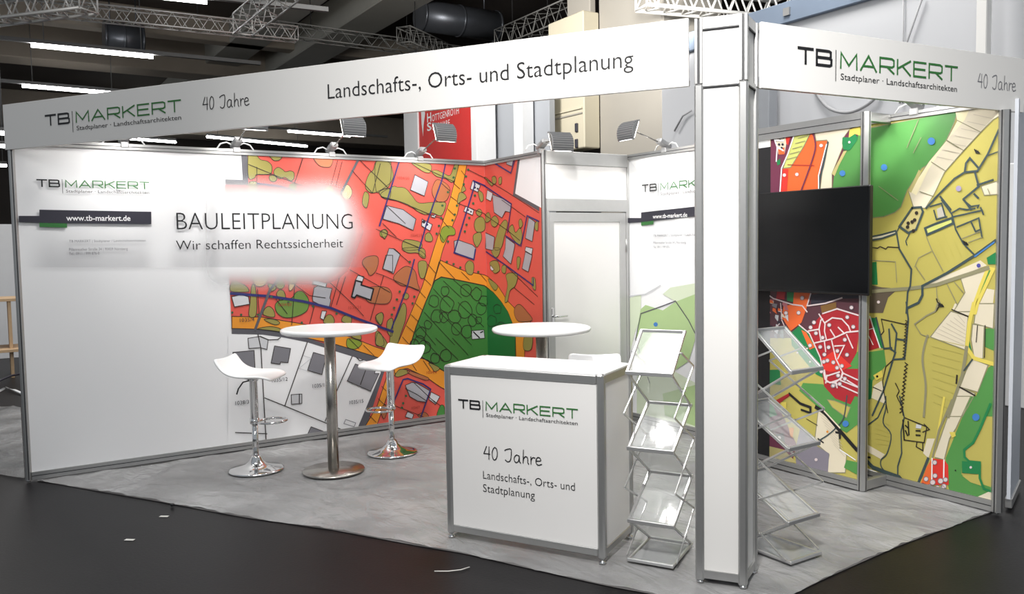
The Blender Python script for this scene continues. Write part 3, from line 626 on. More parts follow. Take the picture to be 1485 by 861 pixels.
for c, p in [('B', [(310, 90), (700, 270)]), ('B', [(45, 400), (200, 440), (480, 560), (600, 600)]), ('B', [(820, 160), (980, 240), (1180, 360), (1350, 470), (1460, 545)]), ('B', [(730, 460), (960, 550), (1180, 700), (1290, 790)]), ('B', [(90, 480), (260, 640)]), ('B', [(0, 690), (250, 800), (400, 861)]), ('B', [(60, 640), (180, 760)]), ('B', [(580, 280), (660, 350)]), ('B', [(1130, 430), (1340, 580)]), ('D', [(0, 220), (60, 240), (380, 380)]), ('D', [(150, 0), (300, 130)]), ('D', [(1160, 150), (1450, 430)]), ('D', [(1240, 350), (1420, 500)]), ('C', [(520, 180), (760, 360), (900, 380)]), ('C', [(800, 110), (1150, 440), (1240, 540)]), ('C', [(1120, 130), (1476, 330)]), ('C', [(630, 240), (600, 620)]), ('C', [(1030, 180), (950, 460)]), ('C', [(1080, 190), (1000, 440)]), ('C', [(1420, 180), (1300, 580)]), ('C', [(800, 460), (760, 610)]), ('C', [(460, 390), (560, 520)]), ('A', [(215, 175), (520, 300), (900, 440)]), ('A', [(700, 120), (620, 360)]), ('A', [(1010, 140), (940, 400)]), ('A', [(1050, 150), (990, 380)]), ('A', [(1200, 130), (1476, 400)]), ('A', [(1140, 230), (1320, 430)]), ('A', [(1390, 170), (1320, 430)]), ('A', [(290, 200), (290, 430)]), ('E', [(560, 600), (820, 700)]), ('E', [(860, 520), (970, 600)]), ('E', [(660, 450), (760, 500), (850, 560)]), ('E', [(740, 400), (930, 580)]), ('C', [(295, 300), (310, 520)])]: Lx(c, p, LINE, .006)
Lx('A', [(300, 265), (420, 262)], LINE, .005)
# hatch strokes over roads and park
for c, p in [('B', [(760, 170), (800, 225)]), ('B', [(690, 280), (745, 330)]), ('B', [(665, 400), (720, 440)]), ('B', [(640, 510), (690, 560)]), ('B', [(590, 610), (650, 680)]), ('B', [(560, 720), (600, 790)]), ('D', [(460, 140), (530, 220)]), ('D', [(430, 270), (490, 330)]), ('D', [(385, 380), (440, 440)]), ('D', [(350, 490), (415, 550)]), ('D', [(310, 590), (375, 650)]), ('D', [(270, 690), (340, 750)]), ('D', [(235, 790), (300, 861)]), ('D', [(570, 130), (700, 270)]), ('D', [(760, 210), (830, 280)]), ('D', [(560, 120), (525, 250)]), ('D', [(930, 230), (990, 300)]), ('D', [(600, 290), (760, 440)]), ('D', [(690, 280), (860, 430)]), ('D', [(510, 360), (660, 520)]), ('D', [(730, 480), (960, 700)]), ('D', [(430, 570), (700, 861)]), ('D', [(560, 560), (850, 861)]), ('D', [(380, 680), (530, 861)]), ('E', [(930, 0), (1130, 190)]), ('E', [(1080, 0), (1220, 150)]), ('E', [(820, 10), (1000, 200)]), ('E', [(640, 60), (690, 110)]), ('E', [(420, 540), (480, 600)]), ('E', [(450, 430), (490, 470)]), ('E', [(340, 690), (400, 750)]), ('E', [(720, 230), (760, 290)]), ('E', [(820, 200), (880, 290)]), ('C', [(1110, 740), (1200, 830)]), ('F', [(1060, 110), (1140, 190)])]: Lx(c, p, LINE, .005)
for x, y, r in [(612, 382, 38), (515, 470, 46), (628, 500, 62), (800, 375, 46), (895, 405, 48), (795, 550, 62), (935, 540, 50), (540, 600, 52), (605, 615, 38), (700, 605, 52), (462, 680, 32), (912, 640, 28), (715, 720, 46), (810, 740, 48), (400, 750, 44), (390, 830, 50), (1090, 540, 36), (1040, 650, 44), (1120, 700, 40), (960, 470, 40), (860, 640, 44)]:
    Lx('D', [(x+r*math.cos(k*math.pi/5+r)*(.85+.3*random.random()), y+r*1.15*math.sin(k*math.pi/5+r)*(.85+.3*random.random())) for k in range(10)], LINE, .006, sm=True, closed=True)
for x, y, r in [(830, 80, 55), (1020, 160, 50), (925, 180, 40), (740, 60, 40)]:
    Lx('E', [(x+r*math.cos(k*math.pi/5), y+r*1.15*math.sin(k*math.pi/5)*(.85+.3*random.random())) for k in range(10)], LINE, .007, sm=True, closed=True)
# little trees along roads
for c, pts in (('B', [(700, 150), (690, 230), (640, 360), (590, 480), (580, 590), (560, 660), (540, 730), (800, 220), (780, 290), (720, 480), (700, 560), (680, 610), (820, 160), (640, 800)]), ('D', [(630, 120), (690, 140), (750, 170), (910, 210), (340, 430), (325, 490), (160, 530), (140, 590), (185, 455), (210, 385), (300, 120)]), ('C', [(70, 510), (150, 530), (300, 530), (570, 420), (420, 370), (690, 600), (790, 455), (1000, 520)]), ('B', [(880, 390), (865, 460), (830, 590), (805, 650), (790, 710)]), ('E', [(665, 515), (640, 580), (630, 620)])):
    for x, y in pts: pl.dot(c, x, y, 11, DDOT, 8)
# parcel numbers
def num(s, c, x, y, wd, ht, m=INKN):
    (px0, py0), (px1, py1) = pl.cv(c, [(x, y), (x+wd, y)]); f = LW if px0 < 702 else CF; mb = pl.mbs[0 if px0 < 702 else 1]
    a = f.px(px0, py0); b = f.px(px1, py1); t = f.px(px0, py0-ht/pl.crops[c][2]); text(mb, f, s, a[0], b[0], a[1], t[1]-a[1], m, .0098, 0)
for s_, c, x, y, wd, ht in (('1035/12', 'F', 345, 398, 122, 28), ('1035/14', 'F', 662, 442, 115, 28), ('1035/15', 'F', 950, 570, 108, 28), ('1038/3', 'F', 60, 576, 105, 30), ('1035/4', 'C', 138, 595, 130, 32)): num(s_, c, x, y, wd, ht)
FAINT = C('faint_red', '#9c3a2c')
for s_, c, x, y, wd, ht in (('1034/21', 'C', 1105, 480, 110, 24), ('1034/22', 'C', 480, 455, 120, 26), ('1034/20', 'B', 190, 245, 105, 24), ('1034/19', 'B', 310, 755, 100, 24), ('1034/6', 'E', 850, 320, 90, 24), ('1034/7', 'E', 715, 635, 75, 22)): num(s_, c, x, y, wd, ht, FAINT)
pl.mbs[0].build('map_print', lw)['label'] = 'red planning map with grey houses, orange roads and green trees'
pl.mbs[1].build('map_print', cf)['label'] = 'red and green continuation of the planning map'
# the printed white fade behind the headline
def fade_material(name, col):
    m = bpy.data.materials.new(name); m.use_nodes = True; nt = m.node_tree; b = nt.nodes['Principled BSDF']
    b.inputs['Base Color'].default_value = srgb(col); b.inputs['Roughness'].default_value = .45
    at = nt.nodes.new('ShaderNodeAttribute'); at.attribute_name = 'cover'; nt.links.new(at.outputs['Fac'], b.inputs['Alpha']); return m
def overlay(name, fr, x0, y0, x1, y1, nx, ny, fn, m, off, parent):
    mb = MB(); V = []; F = []; cov = []
    for j in range(ny+1):
        for i in range(nx+1):
            x = x0+(x1-x0)*i/nx; y = y0+(y1-y0)*j/ny; V.append(fr.at(*fr.px(x, y), off)); cov.append(fn(x, y))
    for j in range(ny):
        for i in range(nx):
            k = j*(nx+1)+i; F.append((k, k+nx+1, k+nx+2, k+1))
    mb.mesh(V, F, m); o = mb.build(name, parent)
    at = o.data.attributes.new('cover', 'FLOAT', 'POINT'); at.data.foreach_set('value', cov); return o
def fw(x, y):
    xr = 500+18*math.sin(y*.07)+30*ss(360, 300, y)*0
    return ss(284, 325, x)*ss(248, 300, y)*ss(428, 384, y)*ss(585, 468, x)*ss(560, 500, x+abs(y-335)*.55)
overlay('print_fade', LW, 282, 240, 592, 432, 78, 48, fw, fade_material('fade_white', '#e9e9ea'), .0100, lw)
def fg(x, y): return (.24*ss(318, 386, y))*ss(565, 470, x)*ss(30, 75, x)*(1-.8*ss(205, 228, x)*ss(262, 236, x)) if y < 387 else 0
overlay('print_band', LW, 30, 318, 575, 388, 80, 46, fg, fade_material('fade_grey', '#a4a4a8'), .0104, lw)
# headline and address block
mb = MB(); text_px(mb, LW, 'BAULEITPLANUNG', (256, 332), (511, 333), (256, 307.5), INK, .0112, -.014)
text_px(mb, LW, 'Wir schaffen Rechtssicherheit', (255, 359.5), (497, 361), (255, 346), INK, .0112, -.008); mb.build('headline_lettering', lw)
def block(fr, name_parent, lg, bar, tab, www, small, off=.0112):
    mb = MB(); logo(mb, Frame(fr.o+fr.n*.007, fr.u, fr.n), *lg); mb.build('logo_lettering', name_parent)
    mb = MB()
    for p, m, o in ((bar, INKN, .0110), (tab, INKG, .0111)): poly(mb, fr, [fr.px(*q) for q in p], m, o)
    text_px(mb, fr, 'www.tb-markert.de', *www, PAPER, .0116, .012); mb.build('web_address_bar', name_parent)
    mb = MB()
    for s_, a, b, t in small: text_px(mb, fr, s_, a, b, t, INKGREY, off, 0)
    mb.build('address_lettering', name_parent)
block(LW, lw, ((54, 270), (216, 275.5), (54, 258.5)), [(27, 313), (57, 313), (57, 304), (219, 307), (219, 325), (57, 323), (27, 322)], [(57, 323), (97, 324), (97, 330), (57, 329)],
      ((96, 319), (189, 321), (96, 311)), [('TB MARKERT | Stadtplaner / Landschaftsarchitekten', (100, 350.5), (211, 351), (100, 347)), ('Pillenreuther Stra\u00dfe 34 | 90459 N\u00fcrnberg', (100, 363), (185, 363), (100, 359)), ('Tel.: 0911 / 999 876-0', (100, 369.5), (144, 369), (100, 365.5))])
block(BW, bw, ((932, 280), (1051, 266), (932, 269)), [(911, 316), (931, 316), (931, 308), (1040, 296), (1040, 310), (931, 322), (911, 323)], [(931, 322), (949, 320), (949, 325), (931, 327)],
      ((948, 318), (998, 313), (948, 312)), [('TB MARKERT | Stadtplaner / Landschaftsarchitekten', (949, 344), (1032, 340), (949, 341)), ('Pillenreuther Stra\u00dfe 34 | N\u00fcrnberg', (949, 354), (996, 352), (949, 351)), ('Tel.: 0911 / 999 876', (949, 360), (972, 359), (949, 357))])
# back wall, white panel's own pale map
cb = {'G': (905, 210, 3.19)}
pg = Plan([(BW, (WC+.022, .086, 2.64, 2.456))], cb)
PG1 = C('pale_green', '#a9c28a'); PG2 = C('very_pale_green', '#cfd9bf'); PG3 = C('facet_white', '#f4f4f4')
pg.area('G', [(20, 60), (300, 30), (300, 420), (230, 340)], PG3, 1)
pg.area('G', [(78, 760), (100, 740), (180, 765), (240, 725), (330, 690), (330, 900), (300, 1000), (150, 1100), (60, 1000), (60, 860)], PG1, 2)
pg.area('G', [(20, 710), (80, 690), (78, 800), (50, 870), (20, 1000)], PG2, 1); pg.area('G', [(180, 690), (215, 660), (330, 640), (330, 690), (240, 725)], PG2, 2)
pg.line('G', [(80, 780), (180, 745), (240, 722), (300, 810), (330, 870)], DGR, .01, 4); pg.line('G', [(20, 700), (100, 690), (170, 650)], LGR, .01, 4); pg.line('G', [(80, 780), (55, 900), (120, 1100)], DGR, .01, 4)
pg.dot('G', 148, 830, 10, C('blue', '#3f78b8'), 4); pg.area('G', [(60, 1040), (150, 1000), (330, 1100), (330, 1500), (60, 1500)], PG2, 2); pg.area('G', [(180, 1150), (330, 1110), (330, 1300), (190, 1250)], PG1, 3)
pg.mbs[0].build('map_print', bw)['label'] = 'pale green landscape drawing on the white logo panel'
# ---------------- land use map on the right
YEL = C('meadow', '#b5aa58'); MGN = C('forest', '#4f8c46'); BEI = C('field', '#d8ceb6'); DKG = C('deep_green', '#1f7a45'); BLU = C('blue', '#2f6fb0'); DRD = C('dark_red', '#a3242c'); SRD = C('scarlet', '#d3342b'); ORR = C('orange_red', '#e0652f')
TEA = C('ditch', '#3b4a4c'); GRR = C('lane', '#8a8668'); PUR = C('plum', '#6d3048'); SYM = C('symbol', '#d8c8c8'); PYE = C('yellow_lane', '#d8c65a'); SYG = C('sand', '#b7ab72'); LIM = C('lime', '#c7cb72'); GYP = C('yard_grey', '#7f7a85')
cr = {'R': (1255, 140, 5.38), 'S': (1255, 290, 5.38), 'T': (1255, 440, 5.38), 'U': (1255, 580, 5.22)}
pr = Plan([(BW, (2.66, .086, XR-.024, 2.456))], cr); pr.wk = .68; A_, Lx = pr.area, pr.line
A_(None, [(1100, 100), (1480, 100), (1480, 800), (1100, 800)], YEL, 1)
A_(None, [(1240, 190), (1389, 160), (1385, 176), (1374, 201), (1352, 235), (1337, 244), (1316, 276), (1307, 300), (1298, 308), (1282, 314), (1262, 316), (1230, 312)], MGN, 2, line=GRR)
A_('R', [(710, 60), (1060, 60), (1050, 150), (1000, 180), (900, 280), (770, 420), (620, 590), (540, 760), (470, 870), (380, 870), (340, 740), (500, 510), (640, 340), (720, 190)], BEI, 3, line=GRR)
A_('R', [(700, 90), (820, 90), (780, 180), (640, 340), (660, 320), (500, 560), (400, 770), (350, 740), (500, 510), (640, 340), (720, 190)], C('cream', '#e6dcb4'), 4)
A_('R', [(340, 740), (420, 570), (440, 590), (360, 750)], SYG, 4)
A_('R', [(905, 700), (1030, 660), (1060, 760), (930, 770)], BEI, 3, line=GRR)
for p in [[(720, 185), (900, 275)], [(640, 340), (770, 420)], [(520, 510), (630, 580)], [(640, 345), (730, 400)], [(960, 720), (980, 770)], [(430, 740), (540, 780)], [(420, 180), (330, 400)], [(440, 320), (380, 440)], [(110, 700), (260, 810)]]: Lx('R', p, GRR, .007)
for p in [[(1050, 250), (960, 450), (880, 580), (780, 590), (700, 640), (560, 780), (480, 870)], [(780, 590), (790, 520), (820, 480), (890, 560)], [(860, 590), (890, 700), (770, 800), (830, 880)], [(590, 780), (670, 880)], [(880, 690), (1000, 650)], [(855, 760), (885, 790)]]: Lx('R', p, TEA, .018)
Lx('R', [(960, 460), (1040, 430)], TEA, .01)
for x, y, r, m in ((152, 552, 25, BLU), (520, 348, 29, BLU), (733, 717, 22, C('lilac', '#9a90b0'))): pr.dot('R', x, y, r, m)
Lx('S', [(370, 60), (440, 55), (455, 90), (400, 230), (340, 255), (270, 205), (370, 60)], TEA, .02, sm=False)
A_('S', [(375, 70), (435, 62), (440, 95), (395, 225), (345, 240), (285, 205)], SYG, 4)
for x, y in ((370, 170), (340, 180), (390, 155), (405, 100), (335, 210), (380, 240)): pr.dot('S', x, y, 14, LINE)
A_('S', [(30, 290), (130, 270), (240, 240), (245, 260), (130, 300), (30, 315)], BEI, 4, line=TEA, lw=.012)
Lx('S', [(250, 260), (270, 380), (365, 540), (355, 670), (335, 720), (325, 880)], TEA, .018); Lx('S', [(45, 368), (100, 375), (120, 362), (165, 382), (180, 365), (270, 370)], LINE, .01); Lx('S', [(270, 205), (250, 250)], TEA, .01); Lx('S', [(350, 260), (320, 320), (330, 350)], TEA, .01)
A_('S', [(470, 220), (540, 190), (680, 140), (690, 180), (580, 230), (485, 270)], LIM, 4, line=TEA, lw=.016)
for p in [[(540, 80), (560, 150), (640, 130)], [(510, 50), (600, 25), (630, 130)], [(680, 100), (740, 65), (800, 75), (860, 65)], [(690, 130), (915, 80), (905, 60)], [(915, 80), (925, 110)], [(600, 0), (680, 110), (710, 230), (770, 340), (850, 420)], [(720, 210), (890, 140), (915, 290)], [(830, 170), (865, 245), (900, 230)], [(770, 0), (830, 50), (890, 40), (880, 60)]]: Lx('S', p, TEA, .014)
A_('S', [(560, 70), (600, 50), (625, 125), (570, 140)], C('farm_grey', '#b9b3a8'), 4)
for p in [[(760, 300), (900, 245)], [(810, 330), (915, 290)], [(480, 280), (520, 380), (610, 550)], [(390, 520), (420, 450), (520, 400)], [(400, 520), (470, 620)], [(560, 680), (565, 760), (590, 800)], [(640, 650), (720, 810)], [(700, 640), (770, 720)], [(60, 470), (240, 480), (250, 640)]]: Lx('S', p, GRR, .008)
Lx('S', [(1020, 315), (860, 430), (640, 570), (450, 670), (450, 740), (420, 800), (335, 840)], TEA, .024); Lx('S', [(1010, 330), (860, 440)], BLU, .012, 8)
A_('S', [(490, 660), (600, 600), (720, 550), (810, 510), (900, 470), (950, 510), (740, 590), (580, 660)], BEI, 3)
A_('S', [(740, 590), (950, 540), (900, 680), (830, 870), (690, 870), (780, 720)], BEI, 3, line=GRR); A_('S', [(950, 690), (1010, 700), (990, 880), (860, 880)], BEI, 3)
A_('S', [(960, 530), (1000, 540), (880, 800), (860, 880), (830, 880), (900, 680)], MGN, 4, line=PYE, lw=.02)
A_('S', [(950, 450), (1030, 400), (1030, 500), (960, 500)], DKG, 5); A_('S', [(30, 490), (90, 480), (100, 660), (30, 660)], DKG, 4)
Lx('S', [(30, 715), (200, 700), (350, 690), (560, 660), (740, 600), (960, 530)], GRR, .035, 5); A_('S', [(30, 660), (130, 680), (260, 690), (180, 760), (140, 880), (30, 880)], C('tv_shadow', '#5d5246'), 3)  # dark patch: the television's shadow, painted into the map colours
pr.dot('S', 888, 510, 16, C('indigo', '#4a4a9a'), 6); pr.dot('S', 108, 795, 12, SYM)
for c, x, y in (('S', 590, 820), ('S', 780, 335), ('R', 870, 430), ('T', 590, 10)):
    for k in range(3): Lx(c, [(x+k*12-12, y-18+k*6), (x+k*12+2, y+12)], INK, .01, 8)
Lx('S', [(560, 770), (580, 830), (550, 870)], LINE, .012)
A_('T', [(670, 60), (805, 100), (780, 360), (510, 260), (580, 170)], BEI, 3, line=GRR); A_('T', [(680, 45), (700, 0), (840, 0), (808, 95)], BEI, 3)
A_('T', [(870, 0), (1010, 0), (1000, 195), (850, 155)], BEI, 3, line=GRR); A_('T', [(840, 160), (930, 175), (920, 430), (850, 420), (828, 280)], BEI, 3, line=GRR)
A_('T', [(840, 430), (960, 480), (880, 690), (740, 650), (790, 520)], BEI, 3, line=GRR); A_('T', [(740, 650), (860, 700), (760, 880), (640, 880)], BEI, 3, line=GRR)
A_('T', [(930, 195), (1010, 190), (1010, 370), (930, 335)], MGN, 3); A_('T', [(990, 480), (960, 500), (870, 710), (760, 880), (1010, 880), (1010, 480)], MGN, 2); A_('T', [(815, 290), (845, 415), (800, 350)], DKG, 4)
Lx('T', [(850, 0), (815, 150), (795, 340), (850, 425), (1000, 470)], PYE, .035, 5); Lx('T', [(795, 340), (760, 560), (650, 880)], GRR, .03, 5); Lx('T', [(880, 170), (870, 300)], LINE, .008); Lx('T', [(940, 170), (935, 420)], LINE, .008)
A_('T', [(10, 110), (45, 120), (120, 340), (10, 375)], DRD, 4); A_('T', [(40, 110), (90, 110), (155, 355), (118, 340)], DKG, 4); A_('T', [(10, 380), (150, 360), (165, 480), (130, 520), (60, 600), (10, 700)], MGN, 3); A_('T', [(0, 560), (60, 600), (50, 740), (0, 760)], DKG, 4)
A_('T', [(65, 560), (130, 520), (140, 570), (90, 600)], PYE, 5); pr.dot('T', 98, 567, 9, INK); A_('T', [(70, 640), (130, 600), (165, 785), (50, 735)], BEI, 4); Lx('T', [(65, 650), (130, 680)], LINE, .008)
Lx('T', [(40, 100), (70, 200), (120, 345)], PRINTW, .012, 6); Lx('T', [(10, 210), (70, 190)], PRINTW, .008, 6); Lx('T', [(20, 230), (65, 320)], PRINTW, .008, 6)
for p in [[(325, -10), (340, 120), (325, 300), (310, 430), (220, 435), (240, 380), (200, 350), (190, 200)], [(210, 160), (250, 230), (235, 380)], [(220, 440), (150, 670), (60, 870)], [(90, 110), (150, 350), (210, 345)], [(250, 275), (310, 285)]]: Lx('T', p, TEA, .018)
for p in [[(220, 440), (165, 490), (140, 600), (150, 690), (180, 850)], [(130, 120), (150, 215), (130, 240)], [(130, 120), (330, 165)], [(240, 620), (270, 680), (250, 720), (290, 800), (300, 870)]]: Lx('T', p, LINE, .01)
zz = []
for k in range(26): zz.append((330+(10 if k % 2 else -12)-k*.9, 130+k*12))
Lx('T', zz, LINE, .008)
zz = [(325+(12 if k % 2 else -10)-k*1.6, 460+k*15) for k in range(27)]; Lx('T', zz, LINE, .009)
Lx('T', [(490, 250), (465, 330), (450, 450), (475, 640), (460, 880)], GRR, .022, 5, sm=True); Lx('T', [(390, 160), (480, 95), (550, 60), (570, 0)], GRR, .014); Lx('T', [(390, 160), (440, 240), (500, 260)], GRR, .008); Lx('T', [(680, 45), (805, 100)], LINE, .01); Lx('T', [(720, 560), (715, 620)], LINE, .016)
Lx('T', [(740, 650), (860, 715)], LINE, .012); Lx('T', [(840, 435), (775, 520)], TEA, .014)
for k in range(9): Lx('T', [(520+k*2, 270+k*62), (770-k*12, 330+k*62)], C('furrow', '#b3a957'), .006, 3)
for k in range(7): Lx('T', [(545+k*30, 220-k*22), (790-k*2, 330-k*30)], C('furrow_pale', '#c0b6a2'), .005, 4)
for k in range(7): Lx('R', [(560+k*48, 470-k*55), (700+k*48, 500-k*55)], C('furrow_pale', '#c0b6a2'), .005, 5)
for k in range(6): Lx('S', [(500+k*55, 300-k*18), (600+k*50, 500-k*20)], C('furrow', '#b3a957'), .006, 3)
for k in range(6): Lx('U', [(60+k*6, 130+k*40), (190-k*2, 190+k*30)], C('furrow', '#b3a957'), .006, 3)
A_('U', [(680, -30), (800, -30), (690, 210), (640, 290), (600, 450), (520, 430), (590, 230)], BEI, 3, line=GRR)
A_('U', [(800, -30), (980, -30), (900, 150), (820, 320), (750, 380), (755, 430), (790, 460), (735, 480), (730, 560), (790, 600), (960, 660), (960, 720), (830, 750), (640, 700), (620, 600), (610, 440), (690, 240)], MGN, 3)
A_('U', [(735, 460), (875, 470), (870, 560), (735, 550)], DKG, 5); A_('U', [(735, 570), (870, 560), (890, 650), (800, 620)], YEL, 5); Lx('U', [(950, 30), (870, 220), (820, 320), (752, 375), (755, 430), (790, 462), (870, 470), (870, 590), (900, 670), (960, 690)], DKG, .022, 5)
A_('U', [(940, 690), (1000, 700), (1000, 800), (820, 745)], BEI, 4); A_('U', [(510, 440), (600, 450), (630, 490), (635, 640), (510, 640)], SRD, 5); A_('U', [(470, 500), (510, 440), (510, 680), (410, 660)], ORR, 5)
Lx('U', [(510, 440), (508, 620)], PRINTW, .012, 7); Lx('U', [(600, 450), (598, 610)], PRINTW, .012, 7); Lx('U', [(480, 440), (395, 650)], TEA, .025, 6); Lx('U', [(600, -20), (520, 430), (420, 640)], PYE, .02, 4); Lx('U', [(660, 0), (560, 230), (515, 430)], GRR, .02, 5)
for x, y, r in ((530, 470, 17), (533, 570, 17), (465, 595, 17), (515, 620, 20), (575, 610, 20), (600, 650, 18), (550, 660, 17), (612, 600, 17), (490, 650, 15), (590, 660, 14)): pr.dot('U', x, y, r, SYM, 8, MGR)
pr.dot('U', 842, 128, 28, BLU); pr.dot('U', 803, 507, 10, SYM); pr.dot('U', 687, 530, 6, INK); pr.dot('U', 440, 635, 12, PUR)
Lx('U', [(160, -30), (160, 60), (140, 170), (200, 260), (170, 400), (125, 450), (125, 500), (160, 545)], TEA, .012, sm=True); Lx('U', [(265, -30), (300, 130), (275, 240), (280, 400), (250, 500), (250, 570)], TEA, .014); Lx('U', [(0, 440), (60, 505), (160, 545), (260, 580), (330, 660)], TEA, .04, 8); Lx('U', [(0, 510), (180, 580)], PRINTW, .012, 7); Lx('U', [(15, 430), (40, 432)], INK, .02)
for p in [[(300, 130), (470, 200), (450, 320), (300, 300)], [(440, 320), (440, 380), (390, 350), (395, 320)], [(440, 240), (490, 220), (450, 180)]]: Lx('U', p, LINE, .01)
for p in [[(310, 190), (330, 210)], [(330, 160), (335, 260)], [(390, 230), (420, 230)], [(390, 262), (420, 265)], [(310, 230), (325, 265)], [(290, 150), (300, 300)]]: Lx('U', p, INK, .014, 8)
A_('U', [(390, 180), (430, 190), (425, 215), (385, 210)], LGR, 6); A_('U', [(470, 290), (530, 290), (480, 440), (440, 400)], BEI, 4); A_('U', [(10, 330), (150, 410), (120, 445), (10, 385)], BEI, 4); A_('U', [(0, 520), (300, 620), (400, 680), (0, 640)], MGN, 4); A_('U', [(640, 240), (680, 240), (690, 270), (660, 285)], PYE, 6)
Lx('U', [(160, 0), (100, 130), (20, 190)], TEA, .012)
pr.mbs[0].build('map_print', bw)['label'] = 'green, yellow and beige land use map'
# screen wall map
cr = {'V': (1105, 180, 7.825), 'W': (1100, 410, 5.7375), 'X': (1100, 540, 5.38)}
pt = Plan([(TW, (2.886, .086, XT-.026, 2.41))], cr); pt.wk = .75; A_, Lx = pt.area, pt.line
A_(None, [(1090, 150), (1270, 150), (1270, 340), (1090, 340)], PUR, 1); A_(None, [(1090, 340), (1270, 340), (1270, 500), (1090, 500)], C('dusk', '#54323a'), 1); A_(None, [(1090, 490), (1270, 490), (1270, 760), (1090, 760)], YEL, 1)
A_('V', [(560, 100), (620, 190), (740, 180), (740, 230), (670, 520), (640, 800), (210, 800), (240, 500), (330, 480), (480, 260)], ORR, 2); A_('V', [(380, 110), (560, 90), (480, 250), (330, 490), (245, 500)], LIM, 3, line=GRR)
A_('V', [(600, 90), (1030, 20), (930, 150), (920, 260), (800, 560), (800, 800), (660, 800), (690, 520), (760, 210), (740, 180), (620, 190)], BEI, 3, line=GRR); A_('V', [(1100, 60), (1140, 60), (1140, 800), (800, 800), (820, 590), (930, 300), (1000, 300), (1090, 150)], MGN, 3); A_('V', [(920, 150), (1000, 150), (1060, 110), (1095, 150), (1090, 180), (1000, 300), (930, 290), (915, 220)], DKG, 5)
A_('V', [(1000, 60), (1120, 20), (1120, 130), (1060, 110), (1020, 150), (990, 150)], PYE, 4); A_('V', [(240, 510), (305, 510), (285, 800), (215, 800)], SRD, 4); A_('V', [(150, 110), (300, 110), (260, 330), (190, 340)], BEI, 2); A_('V', [(190, 290), (260, 260), (260, 340), (195, 345)], ORR, 3); A_('V', [(170, 420), (210, 390), (215, 450), (180, 470)], DKG, 3); A_('V', [(270, 130), (330, 130), (300, 240), (280, 220)], SRD, 3); A_('V', [(930, 310), (970, 300), (880, 470), (830, 590), (800, 560)], SYG, 5)
for p in [[(135, 130), (180, 260), (170, 420)], [(370, 130), (300, 340), (230, 500), (210, 800)], [(180, 260), (250, 300)], [(160, 180), (250, 190)]]: Lx('V', p, PRINTW, .014, 6)
for x, y in ((210, 180), (240, 230), (200, 230), (250, 150), (230, 270)): pt.dot('V', x, y, 14, INKN, 5)
Lx('V', [(590, 110), (615, 250), (570, 430), (450, 760)], PUR, .016, 6, sm=True); Lx('V', [(755, 210), (700, 480), (660, 620), (655, 760)], TEA, .02, 6); Lx('V', [(740, 230), (650, 580), (650, 760)], PRINTW, .01, 6); Lx('V', [(300, 460), (600, 470)], DRD, .006)
for k in range(5): Lx('V', [(290+k*32, 400-k*60), (400+k*32, 370-k*60)], GRR, .006, 6)
for x, y, r, m in ((680, 243, 20, SYM), (263, 578, 20, SYM), (405, 570, 20, SYM), (922, 557, 34, BLU), (1000, 205, 14, SYM)): pt.dot('V', x, y, r, m, 8)
for p, m in [([(300, 60), (440, 60), (400, 220), (360, 330), (270, 400), (200, 290), (210, 190), (290, 180)], ORR), ([(160, 60), (230, 60), (220, 140), (150, 130)], DRD), ([(350, 350), (430, 420), (520, 600), (560, 800), (480, 760), (280, 520), (270, 420)], DKG), ([(240, 60), (300, 60), (290, 160), (240, 150)], DKG), ([(700, 720), (800, 580), (840, 570), (840, 810)], MGN), ([(40, 640), (90, 650), (90, 720), (40, 730)], ORR), ([(40, 725), (180, 720), (190, 850), (40, 830)], DKG)]: A_('W', p, m, 3)
A_('W', [(530, 260), (670, 220), (840, 260), (840, 400), (820, 580), (760, 690), (700, 720), (820, 800), (840, 870), (770, 1010), (640, 960), (550, 860), (520, 640), (470, 500), (410, 400), (470, 330)], DRD, 4)
A_('W', [(520, 640), (640, 560), (780, 690), (700, 730), (600, 740), (540, 720)], SRD, 5)
A_('W', [(360, 390), (400, 410), (475, 535), (430, 555)], ORR, 5); A_('W', [(440, 100), (700, 60), (840, 60), (840, 130), (690, 130), (440, 190)], INKN, 4); A_('W', [(520, 190), (650, 160), (650, 210), (530, 250)], C('soil', '#7a5a2e'), 4)
for p in [[(60, 80), (130, 130), (290, 180), (370, 190), (410, 240)], [(420, 190), (560, 170), (700, 125)], [(345, 350), (430, 420), (520, 620), (560, 800), (600, 830), (690, 800), (710, 750), (650, 630), (615, 480)], [(470, 500), (620, 465), (740, 410), (840, 400)], [(525, 475), (510, 380), (525, 310), (540, 300)], [(510, 260), (560, 340), (555, 400), (570, 465)], [(560, 330), (620, 290), (700, 300), (755, 360), (770, 400)], [(540, 255), (660, 215), (840, 270)], [(640, 525), (720, 520), (665, 630)], [(740, 430), (790, 540)], [(570, 775), (680, 740)], [(710, 750), (840, 810)], [(555, 490), (565, 570)], [(605, 390), (640, 445)], [(670, 370), (720, 420)], [(690, 810), (840, 870)], [(440, 90), (410, 190)], [(420, 400), (510, 385)], [(80, 260), (75, 370)], [(650, 820), (660, 870)]]: Lx('W', p, SYM, .013, 7)
for x, y in ((745, 285), (795, 365), (595, 350), (485, 418), (540, 455), (725, 472), (520, 532), (590, 535), (663, 565), (743, 597), (555, 595), (580, 645), (550, 655), (630, 660), (660, 705), (700, 690), (670, 768), (725, 797), (682, 840), (468, 328), (440, 370), (235, 250), (340, 248), (370, 125), (780, 205), (625, 855), (530, 735), (435, 520)): pt.dot('W', x, y, 16, SYM, 8, MGR)
